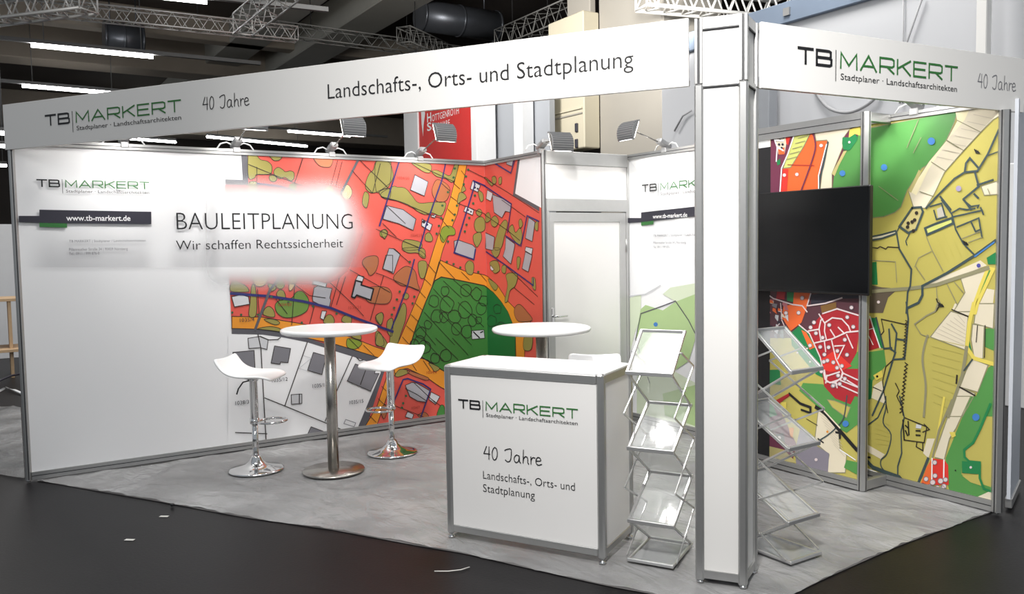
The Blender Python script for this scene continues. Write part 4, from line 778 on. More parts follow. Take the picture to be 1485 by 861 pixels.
for k in range(26):
    x = 45+random.random()*190; y = 120+random.random()*310; A_('W', [(x, y), (x+14+random.random()*30, y+6), (x+20+random.random()*20, y+26+random.random()*40), (x-4, y+24)], random.choice([INKN, LGR, C('rose', '#b06a72'), ORR, BEI, MGR]), 3+k % 3)
for p in [[(70, 300), (60, 400), (110, 390)], [(190, 170), (200, 300)], [(120, 400), (180, 340)], [(200, 310), (240, 400)]]: Lx('W', p, SYM, .01, 7)
for x, y in ((345, 505), (330, 580), (435, 655), (410, 545)): pt.dot('W', x, y, 8, SYM, 8)
A_('X', [(350, 80), (500, 90), (600, 130), (780, 190), (780, 400), (690, 470), (640, 440), (480, 280), (320, 140)], MGN, 3); A_('X', [(500, -30), (780, -30), (780, 190), (640, 150), (520, 90)], DRD, 3); A_('X', [(540, 210), (600, 220), (720, 270), (690, 350), (580, 270)], YEL, 4, line=GRR)
A_('X', [(470, 290), (620, 420), (640, 600), (690, 640), (680, 780), (530, 780), (555, 640), (440, 540)], BEI, 3, line=GRR); A_('X', [(330, 430), (440, 500), (440, 560), (555, 630), (545, 780), (300, 780), (290, 600)], GYP, 4); A_('X', [(690, 680), (780, 700), (780, 800), (670, 740)], MGN, 4); A_('X', [(30, 260), (140, 240), (200, 350), (300, 560), (250, 760), (30, 760)], PUR, 3); A_('X', [(60, 260), (110, 240), (150, 330), (90, 350)], DKG, 4); A_('X', [(130, 220), (240, 160), (250, 180), (150, 250)], DRD, 4); A_('X', [(240, 430), (280, 430), (270, 510), (250, 490)], ORA, 4); A_('X', [(140, 480), (200, 470), (210, 540), (150, 550)], INKN, 5); pt.dot('X', 168, 507, 14, SYM)
A_('X', [(30, 560), (200, 600), (300, 700), (30, 700)], SYG, 4); Lx('X', [(150, 250), (240, 170)], DRD, .014); A_('X', [(170, 230), (220, 230), (220, 280), (180, 290)], PYE, 4)
for p, w_ in [([(245, 165), (330, 240), (410, 270), (410, 310)], .025), ([(340, 290), (400, 310)], .02), ([(455, 270), (520, 310), (620, 430), (770, 600)], .035), ([(610, 465), (640, 470), (640, 510)], .02), ([(470, 515), (510, 545)], .014)]: Lx('X', p, INK, w_, 6)
Lx('X', [(695, 180), (670, 350), (610, 430), (540, 490), (450, 545)], TEA, .012, 6, sm=True); Lx('X', [(380, 360), (465, 410)], LINE, .006); Lx('X', [(520, 300), (640, 430)], BEI, .014, 7); Lx('X', [(640, 600), (760, 680)], PRINTW, .01, 6); Lx('X', [(540, 20), (530, 80)], SYM, .013, 7); Lx('X', [(600, 80), (780, 160)], SYM, .013, 7); Lx('X', [(660, 0), (650, 40), (600, 80), (535, 70), (520, -20)], SYM, .013, 7); Lx('X', [(650, 30), (780, 110)], SYM, .013, 7)
for x, y in ((627, 22), (680, 47), (640, 87), (592, 100)): pt.dot('X', x, y, 16, SYM, 8, MGR)
pt.dot('X', 685, 398, 25, BLU); pt.dot('X', 455, 678, 12, SYM); pt.dot('X', 543, 460, 9, ORA)
for k in range(9): Lx('X', [(480+k*14, 320+k*30), (620+k*7, 430+k*28)], C('furrow_pale', '#c0b6a2'), .005, 4)
pt.mbs[0].build('map_print', tw)['label'] = 'orange, red and green town map'
# ================================================================== TELEVISION
BLK = mat('black_plastic', '#0a0a0b', .35, noise=.1); SCR = mat('dark_screen', '#060607', .13, noise=.1, spec=.35)
tv = thing('television', 'large black wall mounted flat television, switched off, hanging on the screen wall', 'television', (3.11, YT-.06, 1.32))
mb = MB(); mb.box((2.48, YT-.085, 1.318), (3.735, YT-.045, 2.025), BLK, bev=.006); mb.build('housing', tv)
mb = MB(); mb.box((2.488, YT-.0865, 1.335), (3.727, YT-.0845, 2.017), SCR); mb.build('screen', tv)
mb = MB(); mb.box((2.85, YT-.046, 1.5), (3.35, YT-.022, 1.86), BLK); mb.build('wall_bracket', tv)
# ================================================================== COUNTER
cu_ = CN.u; cv_ = -CN.n; ang = math.atan2(cu_.y, cu_.x); Wc = (CNT1-CNT0).length; Dc = .46
ctr = thing('info_counter', 'white info counter with aluminium edges, logo and Landschafts-, Orts- und Stadtplanung on its front', 'counter', CNT0+Vector((0, 0, BZ)), ang)
def lb(mb, lo, hi, m, bev=0.0): mb.box(lo, hi, m, None, None, bev)
pw = .042
for i, (x, y) in enumerate(((0, 0), (Wc-pw, 0), (Wc-pw, Dc-pw), (0, Dc-pw))):
    mb = MB(); lb(mb, (x, y, .025), (x+pw, y+pw, 1.0), ALU, .01)
    mb.lathe([(.016, 0), (.02, .004), (.018, .012), (.008, .016), (.008, .03)], (x+pw/2, y+pw/2, 0), CHROME, 14); mb.build('post', ctr, True)
for x0, y0_, x1, y1_, nm in ((pw, .012, Wc-pw, .02, 'front_panel'), (Wc-.02, pw, Wc-.012, Dc-pw, 'side_panel'), (.012, pw, .02, Dc-pw, 'side_panel')):
    mb = MB(); lb(mb, (x0, y0_, .07), (x1, y1_, .955), WHITE); mb.build(nm, ctr, True)
for z0, z1 in ((.04, .08), (.948, .992)):
    for lo, hi in (((pw, .004, z0), (Wc-pw, .03, z1)), ((pw, Dc-.03, z0), (Wc-pw, Dc-.004, z1)), ((Wc-.03, pw, z0), (Wc-.004, Dc-pw, z1)), ((.004, pw, z0), (.03, Dc-pw, z1))):
        mb = MB(); lb(mb, lo, hi, ALU, .003); mb.build('rail', ctr, True)
mb = MB(); lb(mb, (.006, .03, .985), (Wc-.03, Dc-.006, 1.0), WHITEG, .002); lb(mb, (pw, .006, .992), (Wc-pw, .032, 1.0), WHITEG); lb(mb, (Wc-.032, pw, .992), (Wc-.006, Dc-pw, 1.0), WHITEG); mb.build('counter_top', ctr, True)
CNP = Frame(CNT0-CN.n*.012, CN.u, CN.n)
mb = MB(); logo(mb, CNP, (666, 592.5), (838, 606), (665.5, 579)); mb.build('logo_lettering', ctr)
hand(ctr, CNP, (702, 665), (786, 674), (702, 647), INK, .075)
words(ctr, 'slogan_lettering', CNP, 'Landschafts-, Orts- und', (701, 695), (834, 709.5), (701, 684), INK, .003, -.008); words(ctr, 'slogan_lettering', CNP, 'Stadtplanung', (701, 713.5), (776, 722), (701, 702.5), INK, .003, -.008)
# ================================================================== BAR TABLES AND STOOLS
def bar_table(loc, label):
    t = thing('bar_table', label, 'bar table', loc, 0, 'round white bar tables')
    mb = MB(); R = .355; mb.lathe([(R-.03, 1.045), (R-.008, 1.052), (R, 1.066), (R-.004, 1.08), (R-.02, 1.086)], (0, 0, 0), WHITEG, 64); mb.build('table_top', t, True)
    mb = MB(); mb.lathe([(.041, .01), (.041, 1.05)], (0, 0, 0), STEEL, 32); mb.lathe([(.16, 1.036), (.16, 1.046)], (0, 0, 0), STEEL, 32); mb.build('pole', t, True)
    mb = MB(); mb.lathe([(.228, 0.008), (.23, .014), (.226, .02), (.06, .024), (.041, .03)], (0, 0, 0), STEEL, 64); mb.build('base_plate', t, True)
    return t
tb = bar_table((1.081, 1.935, BZ), 'round white bar table on a steel pole in front of the map, between two stools')
p = onz(785, 475, 1.086); dup(tb, (p.x, p.y, BZ), .4, 'round white bar table rising behind the info counter, near the door')
def stool(loc, rz, label):
    t = thing('bar_stool', label, 'bar stool', loc, rz, 'white bar stools with chrome bases')
    prof = [(.205, -.035), (.19, -.012), (.12, .0), (.03, -.004), (-.06, .0), (-.12, .018), (-.165, .055), (-.195, .105), (-.205, .125)]
    V = []; F = []; nw = 8
    for i, (d, z) in enumerate(prof):
        hw = .205*(1-.10*max(0, (d-.1)/.1)) - (.02 if i in (0, len(prof)-1) else 0)
        for j in range(nw+1):
            s_ = -1+2*j/nw; zz = z+.012*s_*s_*(1 if d < .15 else .3); V.append((d, hw*s_, .742+zz))
    for i in range(len(prof)-1):
        for j in range(nw): k = i*(nw+1)+j; F.append((k, k+1, k+nw+2, k+nw+1))
    mb = MB(); mb.mesh(V, F, WHITEG, True); s_ = mb.build('seat', t, True)
    so = s_.modifiers.new('thickness', 'SOLIDIFY'); so.thickness = .022; so.offset = -1; sb = s_.modifiers.new('soft', 'SUBSURF'); sb.levels = 1; sb.render_levels = 2
    mb = MB(); mb.lathe([(.029, .36), (.031, .37), (.031, .68), (.05, .70), (.09, .712)], (0, 0, 0), CHROME, 28); mb.lathe([(.023, .08), (.023, .37)], (0, 0, 0), CHROME, 24); mb.build('column', t, True)
    mb = MB(); mb.lathe([(.203, .006), (.205, .012), (.19, .018), (.13, .03), (.08, .048), (.05, .075), (.038, .1), (.03, .112), (.024, .114)], (0, 0, 0), CHROME, 56); mb.build('base', t, True)
    mb = MB(); ring = [(.035+.105*(1-math.cos(a)), .105*math.sin(a), .375+.008*math.sin(a*.5)) for a in [k*2*math.pi/28 for k in range(28)]]
    mb.tube(ring, .009, CHROME, 10, True); mb.lathe([(.036, .36), (.036, .40)], (0, 0, 0), CHROME, 24); mb.build('footrest', t, True)
    mb = MB(); mb.tube([(-.02, -.03, .69), (-.05, -.07, .685), (-.075, -.1, .64), (-.085, -.11, .60)], .0055, mat('lever_black', '#202022', .4), 8); mb.build('lever', t, True)
    return t
st = stool((.695, 1.466, BZ), math.atan2(.80, .60), 'white moulded bar stool left of the bar table, beside the empty white wall')
dup(st, (.831, 2.525, BZ), math.atan2(-.86, .42), 'white moulded bar stool right of the bar table, its back turned to the map')
fd = Vector((.75, -.66, 0)); p = onz(862, 511, .845)+fd*.2; s3 = dup(st, (p.x, p.y, BZ), math.atan2(fd.y, fd.x), 'white moulded bar stool behind the info counter with only its back showing'); s3.scale = (1, 1, .95)
# ================================================================== BROCHURE RACKS
ACR = bpy.data.materials.new('clear_acrylic'); ACR.use_nodes = True
_b = ACR.node_tree.nodes['Principled BSDF']; _b.inputs['Base Color'].default_value = (.72, .74, .74, 1); _b.inputs['Roughness'].default_value = .05; _b.inputs['Alpha'].default_value = .22; _b.inputs['Specular IOR Level'].default_value = .8
RALU = mat('silver_frame', '#c4c4c4', .3, .7, noise=.04, nscale=30)
def rack(loc, rz, label):
    # local: x across, +y to the rear, front at y = 0
    t = thing('brochure_rack', label, 'brochure rack', loc, rz, 'folding zigzag brochure racks')
    hw = .118; W2 = .012
    Z = [(.235, 1.20), (.0, 1.005), (.345, .79), (.015, .607), (.36, .396), (.015, .222), (.355, .02), (.0, .02)]
    Mz = [(.01, 1.20), (.35, 1.005), (-.01, .79), (.355, .607), (-.005, .40), (.355, .222), (.02, .03)]
    def panel(a, b, nm, bar):
        pa, pb = (a[0], a[1]), (b[0], b[1]); mb = MB()
        mb.face([(-hw, a[0], a[1]), (hw, a[0], a[1]), (hw, b[0], b[1]), (-hw, b[0], b[1])], ACR)
        e = Vector((0, b[0]-a[0], b[1]-a[1])).normalized(); n = Vector((1, 0, 0)).cross(e)*.003
        mb.face([Vector((-hw, a[0], a[1]))+n, Vector((-hw, b[0], b[1]))+n, Vector((hw, b[0], b[1]))+n, Vector((hw, a[0], a[1]))+n], ACR)
        o = mb.build(nm, t, True)
        fm = MB()
        for s_ in (-1, 1): fm.bar((s_*hw, a[0], a[1]), (s_*hw, b[0], b[1]), bar, bar*.9, RALU, up=(1, 0, 0), bev=.002)
        fm.bar((-hw, a[0], a[1]), (hw, a[0], a[1]), bar, bar, RALU, ext=bar/2, bev=.002); fm.bar((-hw, b[0], b[1]), (hw, b[0], b[1]), bar*1.3, bar*1.3, RALU, ext=bar/2, bev=.003)
        fm.build('tray_frame', o, True); return o
    panel(Z[0], Z[1], 'tray', .017); panel(Z[1], Z[2], 'link_panel', .012); panel(Z[2], Z[3], 'tray', .017); panel(Z[3], Z[4], 'link_panel', .012); panel(Z[4], Z[5], 'tray', .017); panel(Z[5], Z[6], 'link_panel', .012); panel(Z[6], Z[7], 'base_plate', .014)
    for s_ in (-1, 1):
        x = s_*(hw+.016)
        mb = MB()
        q = [((Z[0][0]+Z[1][0])/2, (Z[0][1]+Z[1][1])/2)]+[(m[0], m[1]) for m in Mz[1:]]
        for i in range(len(q)-1): mb.bar((x, q[i][0], q[i][1]), (x, q[i+1][0], q[i+1][1]), .009, .006, RALU, up=(1, 0, 0))
        for i in range(6): mb.tube([(s_*(hw-.006), (Z[i][0]+Z[i+1][0])/2, (Z[i][1]+Z[i+1][1])/2), (s_*(hw+.024), (Z[i][0]+Z[i+1][0])/2, (Z[i][1]+Z[i+1][1])/2)], .005, RALU, 8)
        mb.build('scissor_link', t, True)
    mb = MB(); mb.box((-hw, .015, .004), (hw, .34, .012), mat('rack_base_grey', '#77777a', .4), bev=.002); mb.build('base_pad', t, True)
    return t
gF0 = Vector((3.695, 2.581, 0)); gF1 = Vector((3.898, 2.697, 0)); uu = (gF1-gF0).normalized()
rk = rack((gF0+gF1)/2+Vector((0, 0, BZ)), math.atan2(uu.y, uu.x), 'silver zigzag brochure rack with clear trays, beside the right end of the info counter')
dup(rk, (4.205, 3.345, BZ), math.pi/2, 'silver zigzag brochure rack with clear trays, behind the tower and facing right')
# ================================================================== ARM SPOTLIGHTS
LAMPG = mat('lamp_grey', '#a9a9aa', .4, .4, noise=.06); LAMPB = mat('lamp_dark', '#77777a', .45, .4, noise=.06); WCAB = mat('white_cable', '#f0f0f0', .4); GLOW = mat('lamp_glass', '#fff6e8', .3, emit=6)
def arm_lamp(loc, rz, reach, rise, label, roll=0.0, power=5):
    # local: clamp on the wall's top at the origin, arm towards +x
    t = thing('arm_spotlight', label, 'spotlight', loc, rz, 'arm spotlights clamped to the wall tops')
    mb = MB(); mb.box((-.03, -.03, -.035), (.03, .03, .012), LAMPG, bev=.006)
    rot = Matrix.Rotation(-math.radians(22), 3, 'Y'); mb.box((-.02, -.035, -.02), (.13, .035, .028), LAMPG, rot, (-.03, 0, .02), .012); mb.build('clamp_body', t, True)
    for s_ in (-1, 1):
        mb = MB(); mb.tube([(-.01, s_*.03, .03), (-.01, s_*.07, .05), (-.01, s_*.12, .035), (-.01, s_*.15, -.005)], .006, WCAB, 8); mb.build('cable', t, True)
    tip = Vector((reach, 0, rise))
    mb = MB(); mb.tube([(.09, 0, .06), tip], .006, STEEL, 8); mb.build('arm', t, True)
    # flood head: curved ribbed back, front towards the wall
    hd = MB(); R = Matrix.Rotation(math.radians(35), 3, 'Y')
    V = []; F = []; n = 10
    for k in range(n+1):
        a = math.radians(-20+k*11); V += [R @ Vector((.10*math.sin(a)-.02, y, .10*math.cos(a)-.06))+tip for y in (-.1, .1)]
    for k in range(n): F.append((2*k, 2*k+2, 2*k+3, 2*k+1))
    hd.mesh(V, F, LAMPG, True)
    for k in range(1, 2*n):
        a = math.radians(-20+k*5.5); c = R @ Vector((.104*math.sin(a)-.02, 0, .104*math.cos(a)-.06))+tip; d = R @ Vector((0, .096, 0))
        hd.bar(c-d, c+d, .0035, .008, LAMPB if k % 2 else ALU)
    hd.bar(Vector(V[0])-Vector((0, .005, 0)), Vector(V[1])+Vector((0, .005, 0)), .014, .014, ALU); hd.bar(Vector(V[-2]), Vector(V[-1]), .014, .014, ALU)
    for y in (-.1, .1):
        pts = [v for v in V if abs(v.y-y) < 1e-4]; hd.face(pts, ALU)
    hd.build('lamp_head', t, True)
    g = MB(); g.face([Vector(V[0])-Vector((.004, 0, .004)), Vector(V[1])-Vector((.004, 0, .004)), Vector(V[-1])-Vector((.004, 0, .004)), Vector(V[-2])-Vector((.004, 0, .004))], GLOW); g.build('lamp_glass', t, True)
    mw = Matrix.LocRotScale(Vector(loc), t.rotation_euler, None)
    src = mw @ (tip+Vector((-.03, 0, -.07))); aim = mw @ Vector((-.02, 0, -1.0))
    l = bpy.data.lights.new('spotlight_beam', 'AREA'); l.size = .16; l.energy = power; l.spread = math.radians(130); l.color = (1, .98, .96)
    o = bpy.data.objects.new('spotlight_beam', l); COL.objects.link(o); o.parent = t
    q = (aim-src).to_track_quat('-Z', 'Y'); o.matrix_local = mw.inverted() @ Matrix.LocRotScale(src, q, None)
    return t
ys = (.743, 1.578, 2.388, 3.24)
lbs = ('arm spotlight on the long wall near its left end, mostly hidden by the fascia', 'arm spotlight above the left edge of the red map, head hidden by the fascia', 'arm spotlight on the long wall with its ribbed head before the dark ceiling', 'arm spotlight on the long wall with its ribbed head before the red sign')
for y, l_ in zip(ys, lbs): arm_lamp((0, y, 2.505), 0.05, .46, .19, l_, power=4)
arm_lamp((.97, L_, 2.505), math.radians(-8), .36, .045, 'arm spotlight on the cabin corner post with its head low before the beige duct', power=2)
arm_lamp((1.5, D_, 2.505), math.radians(-90), .42, .15, 'arm spotlight on the back wall next to the tower, before the grey column', power=2)
arm_lamp((3.82, D_, 2.505), math.radians(-90), .42, .19, 'arm spotlight on the back wall above the green map at the right', power=4)
# ================================================================== BACKGROUND
ua, ub = ony(795, 60, 10.2), ony(846, 60, 10.2)
tubeM = mat('tube_light', '#ffffff', .4, emit=22)
RAILG = mat('trunking_grey', '#8d8d8c', .5, .2, noise=.1)
def light_line(a, b, ext0, ext1, label):
    a = Vector(a); b = Vector(b); u = (b-a).normalized()
    t = thing('strip_light', label, 'strip light', (a+b)/2, 0, 'strip lights under the hall roof')
    mb = MB(); mb.bar(a-u*ext0+Vector((0, 0, .1)), b+u*ext1+Vector((0, 0, .1)), .12, .1, RAILG)
    k = 0
    for s_ in (0.1, .9): mb.tube([a.lerp(b, s_)+Vector((0, 0, .1)), a.lerp(b, s_)+Vector((0, 0, 9.198-a.z))], .012, RAILG, 6)
    mb.build('trunking', t)
    mb = MB(); mb.tube([a, b], .06, tubeM, 10); mb.build('tube', t); return t
P = onz
light_line(P(45, 65, 7), P(222, 82, 7), 3, 2.9, 'bright strip light high at upper left, upper of the two long ones')
light_line(P(32, 124, 7), P(176, 136, 7), 3, 1, 'bright strip light just above the left end of the long fascia')
light_line(P(225, -6, 7), P(300, 2, 7), 1, 2.6, 'strip light cut by the top edge of the picture, left of the hanging truss')
light_line(P(418, 190, 7), P(508, 197, 7), 2, 2, 'strip light seen low between fascia and wall top, left of a ribbed lamp head')
light_line(P(300, 198, 7), P(445, 212, 7), 0, 0, 'strip light seen just above the wall top between two lamp clamps')
light_line(P(150, 198, 7), P(255, 206, 7), 0, 0, 'strip light half hidden behind the fascia, above the white part of the wall')
for y_, l_ in ((193, 'uppermost'), (212, 'middle'), (240, 'lowest')): light_line(P(-40, y_-3, 5), P(9, y_, 5), 0, 0, 'short far strip light left of the long wall, %s of three' % l_)
TRU = mat('truss_metal', '#dcdad6', .45, .3, noise=.1); TRUD = mat('truss_metal_dull', '#8d8c88', .5, .3, noise=.1)
def truss(a, b, w_, n, label, m=TRU, r=.019, hang=(.15, .6)):
    a = Vector(a); b = Vector(b); t = thing('lighting_truss', label, 'truss', (a+b)/2)
    u = (b-a).normalized(); s_ = Vector((0, 0, 1)).cross(u).normalized(); up = u.cross(s_); L = (b-a).length
    mb = MB(); offs = [s_*x*w_/2+up*z*w_/2 for x, z in ((-1, -1), (1, -1), (1, 1), (-1, 1))]
    for o in offs: mb.tube([a+o, b+o], r, m, 6)
    for k in range(n):
        p0 = a+u*L*k/n; p1 = a+u*L*(k+.5)/n; p2 = a+u*L*(k+1)/n
        for i in range(4):
            o0 = offs[i]; o1 = offs[(i+1) % 4]; mb.tube([p0+o0, p1+o1], r*.5, m, 5); mb.tube([p1+o1, p2+o0], r*.5, m, 5)
    for e in (a, b):
        for i in range(4): mb.tube([e+offs[i], e+offs[(i+1) % 4]], r*.6, m, 5)
    mb.build('lattice', t)
    for k in hang: mb = MB(); mb.tube([a.lerp(b, k)+Vector((0, 0, w_/2)), a.lerp(b, k)+Vector((0, 0, 9.198-a.z))], .012, mat('hanger_black', '#1c1c1c', .6), 5); mb.build('hanger', t)
    return t
truss(P(40, 8, 7), P(430, 50, 7), .32, 14, 'long aluminium lighting truss crossing the upper left of the hall')
truss(P(400, 42, 7.4), P(700, 82, 7.4), .34, 11, 'dull grey lighting truss continuing to the right above the fascia', TRUD)
a_ = P(352, 36, 6); truss((a_.x, a_.y, 6), (a_.x+5, a_.y+.1, 6), .36, 8, 'bright truss end hanging over the middle of the long fascia')
a_ = P(728, 58, 7); truss((a_.x, a_.y, 7), (ua.x-.25, a_.y, 7), .45, 7, 'grey truss left of the beige duct, rising to the picture top', TRUD)
truss(P(930, -6, 6), P(1135, 14, 6), .4, 8, 'brightly lit white truss just above the corner tower', TRU, .035)
truss(P(-60, 22, 6), P(128, -2, 6), .4, 7, 'bright lighting truss in the upper left corner', TRU, .03)
truss(P(440, 168, 9), P(600, 180, 9), .5, 9, 'far white truss seen under the fascia beside the white pylon', TRU, .05)
a_ = P(585, 50, 7.2); b_ = P(640, 74, 7.2); truss(a_, b_, .4, 6, 'short dark truss piece near the grey duct', TRUD, hang=(.3,))
# ceiling beams (structure of the hall roof)
def beam(lo, hi, nm, m=BEAM): mb = MB(); mb.box(lo, hi, m, bev=.03); tag(mb.build(nm), kind='structure')
q0 = P(485, 44, 8.2); q1 = P(532, 56, 8.2); beam((-40, q0.y, 8.2), (-3, q1.y, 9.2), 'trim_2', BEAMG)
q0 = P(300, 90, 8.4); q1 = P(345, 98, 8.4); beam((-40, q0.y, 8.4), (-3, q1.y, 9.2), 'trim_3', BEAMG)
q0 = P(60, 86, 8); beam((q0.x-1.2, -14, 8), (q0.x, 30, 9.2), 'trim_4')
q0 = P(60, 30, 8.4); beam((q0.x-.6, -14, 8.4), (q0.x, 30, 9.2), 'trim_5')
q0 = P(60, 170, 8); beam((q0.x-2, -14, 7.6), (q0.x, 30, 9.2), 'trim_6')
DUCT = mat('duct_metal', '#6b6e74', .35, .6, noise=.15, nscale=3)
def duct(a, b, r, label):
    t = thing('ventilation_duct', label, 'duct', (Vector(a)+Vector(b))/2); a = Vector(a); b = Vector(b)
    mb = MB(); mb.tube([a, b], r, DUCT, 24); mb.build('pipe', t)
    for k in (.15, .85): c = a.lerp(b, k); mb = MB(); mb.tube([c+Vector((0, 0, r*.9)), Vector((c.x, c.y, 9.198))], .02, DUCT, 6); mb.build('hanger', t)
    n = max(2, int((b-a).length/1.2))
    for k in range(n+1):
        c = a.lerp(b, k/n); u = (b-a).normalized(); mb = MB(); mb.tube([c-u*.03, c+u*.03], r*1.05, DUCT, 24); mb.build('collar', t)
a_ = P(610, 22, 8); b_ = P(718, 38, 8); duct((a_.x, a_.y, 8), (b_.x, b_.y, 8), .42, 'grey round ventilation duct above the middle of the fascia')
a_ = P(152, 52, 8); b_ = P(206, 58, 8); duct((a_.x, a_.y, 8.0), (a_.x, b_.y, 8.0), .42, 'dark round duct below the upper left truss')
# red sign pylon
pyl = thing('sign_pylon', 'white framed red sign pylon lettered Hottgenroth Software behind the wall', 'sign', (-10.4, 9, 0))
WPY = mat('pylon_white', '#e8e8e8', .5, noise=.03); REDS = mat('sign_red', '#cf2f2b', .5, noise=.05)
rx0, rx1, rx2, rx3 = -11.74, -9.08, -8.83, -12.54; pz = 5.6
mb = MB(); mb.box((rx1, 9, 0), (rx2, 9.5, pz), WPY, bev=.01); mb.box((rx3, 9.0, 0), (rx0, 9.8, ony(640, 146, 9).z+.35), WPY, bev=.01); mb.build('pylon_frame', pyl)
mb = MB(); mb.box((rx0, 9.04, 0), (rx1, 9.4, pz), REDS); mb.build('sign_face', pyl)
SG = Frame((0, 9.04, 0), (1, 0, 0), (0, -1, 0)); mb = MB()
text_px(mb, SG, 'H', (620, 177), (626, 176), (620, 164), PAPER, .01, .02); text_px(mb, SG, 'OTTGENROTH', (627, 175), (666, 166), (627, 165.5), PAPER, .01, .0)
text_px(mb, SG, 'S', (620, 190), (626, 188.5), (620, 178.5), PAPER, .01, .02); text_px(mb, SG, 'OFTWARE', (627, 188), (653, 183), (627, 179.5), PAPER, .01, .0)
poly(mb, SG, [SG.px(*q) for q in ((611, 160), (616, 158), (617, 165), (615, 180), (614, 198), (612, 180))], PAPER, .01); mb.build('sign_lettering', pyl)
# grey stand walls behind
GW = mat('stand_grey', '#a3a6ab', .7, noise=.04, nscale=1)
g = thing('stand_wall', 'plain grey stand wall right of the red sign', 'stand wall', (-8.6, 9.6, 0))
mb = MB(); mb.box((-9.85, 9.6, 0), (-8.1, 9.8, 5.4), GW, bev=.01); mb.build('panel', g)
mb = MB(); mb.box((-8.1, 9.5, 0), (-7.77, 9.8, 5.4), WPY, bev=.01); mb.build('edge_post', g)
g = thing('stand_wall', 'plain grey stand wall between the white post and the beige duct', 'stand wall', (-7.7, 9.9, 0)); mb = MB(); mb.box((-8.27, 9.85, 0), (-7.26, 10.0, 5.4), GW, bev=.01); mb.build('panel', g)
mb = MB(); c0 = ony(763, 150, 9.8); c1 = ony(763, 222, 9.8)
for k in range(40):
    z = 3.0+k*.06; mb.lathe([(.012, 0), (.03, .012), (.03, .035), (.012, .045)], (c0.x, 9.8, z), mat('chain_black', '#1a1a1a', .5), 8)
tag(mb.build('hoist_chain'), 'black hoist chain hanging in front of the grey stand wall', 'chain')
# beige hanging unit and column
YC = onx(870, 100, ub.x).y; ka, kb = ony(868, 100, YC), ony(961, 100, YC)
BEIG = mat('beige_sheet_metal', '#c4bca6', .55, noise=.04, nscale=2); BEIG2 = mat('beige_column', '#98938a', .8, noise=.06, nscale=2)
ua, ub = ony(795, 60, 10.2), ony(846, 60, 10.2); zb = ony(846, 214, 10.2).z; zt_ = ony(846, 14, 10.2).z
un = thing('air_handling_unit', 'beige box shaped air handling unit mounted on the column', 'ventilation unit', (ub.x, 10.2, zb))
mb = MB(); mb.box((ua.x, 10.2, zb), (ub.x, YC-.01, zt_), BEIG, bev=.02); mb.build('casing', un)
mb = MB(); mb.box((ua.x+.02, 10.17, ony(800, 168, 10.2).z), (ub.x-.05, 10.2, ony(800, 166, 10.2).z), BEIG); mb.box((ua.x+.02, 10.18, ony(800, 175, 10.2).z), (ub.x-.05, 10.2, ony(800, 173, 10.2).z), BEIG2); mb.build('seam', un)
for y_ in (185, 208):
    c = ony(837, y_, 10.2); mb = MB(); mb.box((c.x-.04, 10.16, c.z-.09), (c.x+.04, 10.2, c.z+.09), INKN, bev=.01); mb.build('latch', un)
mb = MB(); mb.box((ka.x, YC, 0), (kb.x, YC+1.6, 9.2), BEIG2, bev=.04); tag(mb.build('trim_7'), kind='structure')
un2 = thing('air_duct', 'beige vertical air duct rising above the air handling unit', 'duct', (ua.x+.6, 11, zt_)); mb = MB(); mb.box((ua.x+.35, 10.45, zt_), (ub.x-.1, YC-.01, 9.15), BEIG2, bev=.02); mb.build('shaft', un2)
# pieces on the pale partition
mb = MB(); mb.box((-.95, 8.72, 0), (-.58, 8.9, 3.9), mat('grey_post', '#96999e', .6, noise=.05), bev=.01); tag(mb.build('steel_post'), 'grey steel post before the pale partition, just right of the tower', 'post')
c = ony(1426, 40, 8.7); mb = MB(); mb.box((c.x-.055, 8.66, 0), (c.x+.055, 8.76, 7), mat('bright_post', '#f4f2ee', .5, noise=.02), bev=.008); tag(mb.build('mast'), 'tall white mast rising behind the right fascia board', 'mast')
GCAB = mat('grey_cable', '#a9a9ab', .6)
mb = MB(); mb.tube([ony(x, y, 8.95) for x, y in smooth([(1180, 120), (1186, 138), (1203, 157), (1228, 163), (1252, 155), (1270, 140), (1276, 120)], 5, False)], .022, GCAB, 8); tag(mb.build('looped_cable'), 'thick grey cable hanging in a loop on the pale partition', 'cable')
mb = MB(); mb.tube([ony(1338, -5, 8.95), ony(1312, 70, 8.95), ony(1305, 150, 8.95)], .012, GCAB, 6); tag(mb.build('hanging_cable'), 'slanting thin cable above the right fascia board', 'cable')
mb = MB(); mb.tube([ony(1310, -5, 8.97), ony(1309, 150, 8.97)], .008, GCAB, 6); tag(mb.build('hanging_cable'), 'straight vertical thin cable above the right fascia board', 'cable')
mb = MB(); mb.tube([ony(x, y, 8.95) for x, y in ((978, 190), (990, 168), (1003, 160))], .015, GCAB, 6); tag(mb.build('hanging_cable'), 'thin cable on the pale partition left of the tower', 'cable')
# neighbours at the right
na = Vector((4.40, 4.98, 0)); nb = Vector((4.205, 5.5, 0))
nr = thing('neighbour_wall', 'pale blue grey end panel of the neighbouring stand at the right edge', 'stand wall', (na+nb)/2); u = (nb-na).normalized(); rot = Matrix((u, Vector((-u.y, u.x, 0)), Vector((0, 0, 1)))).transposed()
mb = MB(); mb.box((.05, -.01, .06), ((nb-na).length, .01, 2.5), mat('pale_blue_panel', '#d3d7df', .5, noise=.02), rot, na); mb.build('panel', nr); mb = MB(); mb.box((.05, -.02, .02), ((nb-na).length, .02, .08), ALU, rot, na, .004); mb.build('bottom_rail', nr)
mb = MB(); mb.box((2.2, 8.3, 0), (5.5, 8.4, 2.4), WPY, bev=.01); tag(mb.build('white_partition'), 'bright white partition far behind the right end post', 'stand wall')
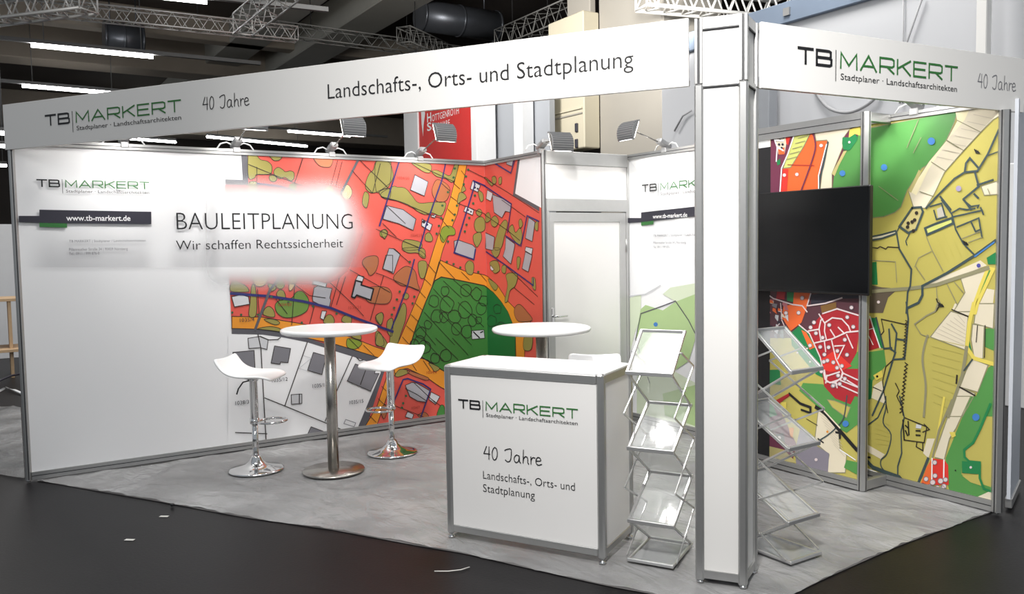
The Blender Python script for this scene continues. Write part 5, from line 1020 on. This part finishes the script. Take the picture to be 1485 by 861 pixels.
# neighbours at the left
mb = MB(); q0 = onx(0, 325, -8.5); mb.box((-8.6, -3.0, 0), (-8.5, q0.y+1.6, q0.z), mat('left_white_wall', '#cfd0d2', .6, noise=.04), bev=.005); tag(mb.build('white_partition'), 'white stand partition beyond the left post, behind the plywood table', 'stand wall')
PLY = mat('plywood', '#c7a884', .6, noise=.15, nscale=9)
pt_ = thing('plywood_table', 'pale plywood workbench with shelf, cut by the left picture edge', 'table', (-6.3, -.3, 0))
def yz(x, y, X=-6.0): q = onx(x, y, X); return q.y, q.z
y2, z2 = yz(28, 432); y3, z3 = yz(2, 525); y4, z4 = yz(30, 540)
mb = MB(); mb.box((-6.7, -1.4, z2-.04), (-6.0, y2-.03, z2), PLY, bev=.003); mb.build('table_top', pt_)
mb = MB(); mb.box((-6.7, y2-.14, .0), (-6.02, y2-.10, z2-.04), PLY, bev=.003); mb.build('side_panel', pt_)
mb = MB(); mb.box((-6.65, -1.35, .36), (-5.9, y2+.0, .40), PLY, bev=.003); mb.build('shelf', pt_)
mb = MB(); mb.box((-6.7, -1.4, 0), (-6.02, -1.36, z2-.04), PLY, bev=.003); mb.build('side_panel', pt_)
mb = MB(); mb.tube([P(-10, 572, .02), P(8, 562, .02), P(22, 566, .03), P(36, 572, .02)], .015, WCAB, 8); tag(mb.build('floor_cable'), 'white cable lying on the dark floor under the plywood workbench', 'cable')
mb = MB(); mb.tube([P(-10, 556, .3), P(15, 545, .3), P(38, 540, .3)], .012, INKN, 8); tag(mb.build('floor_cable'), 'black cable running past the plywood workbench', 'cable')
e_ = [tuple(P(x, y, 0)[:2]) for x, y in ((-60, 683), (0, 690), (36, 697))]; b_ = [tuple(P(x, y, 0)[:2]) for x, y in ((-90, 588), (0, 590), (30, 592))]
sheet(e_, b_, 40, 40, 'plastic_sheet', 'bright crinkled plastic sheet on the floor left of the long wall', .03)
# litter on the dark floor
LIT = mat('litter_white', '#d8d6d0', .6)
mb = MB(); mb.tube([P(630, 828, .006), P(650, 828, .008), P(668, 826, .008), P(681, 822, .006)], .003, LIT, 6); tag(mb.build('cable_tie'), 'thin white cable tie on the dark floor before the info counter', 'cable tie')
for (x, y, l_) in ((188, 783, 'white paper scrap on the dark floor at the lower left, nearest the camera'), (238, 749, 'white paper scrap on the dark floor by the sheet edge, below the left wall')):
    p = P(x, y, 0); mb = MB(); mb.box((-.028, -.012, .001), (.028, .012, .004), LIT, Matrix.Rotation(.9, 3, 'Z'), p, .001); tag(mb.build('paper_scrap'), l_, 'litter')
p = P(250, 733, .01); mb = MB(); mb.box((-.012, -.012, .008), (.012, .012, .025), INK, None, (p.x, p.y, 0), .003); tag(mb.build('black_plug'), 'small black plug lying at the edge of the plastic sheet', 'litter')
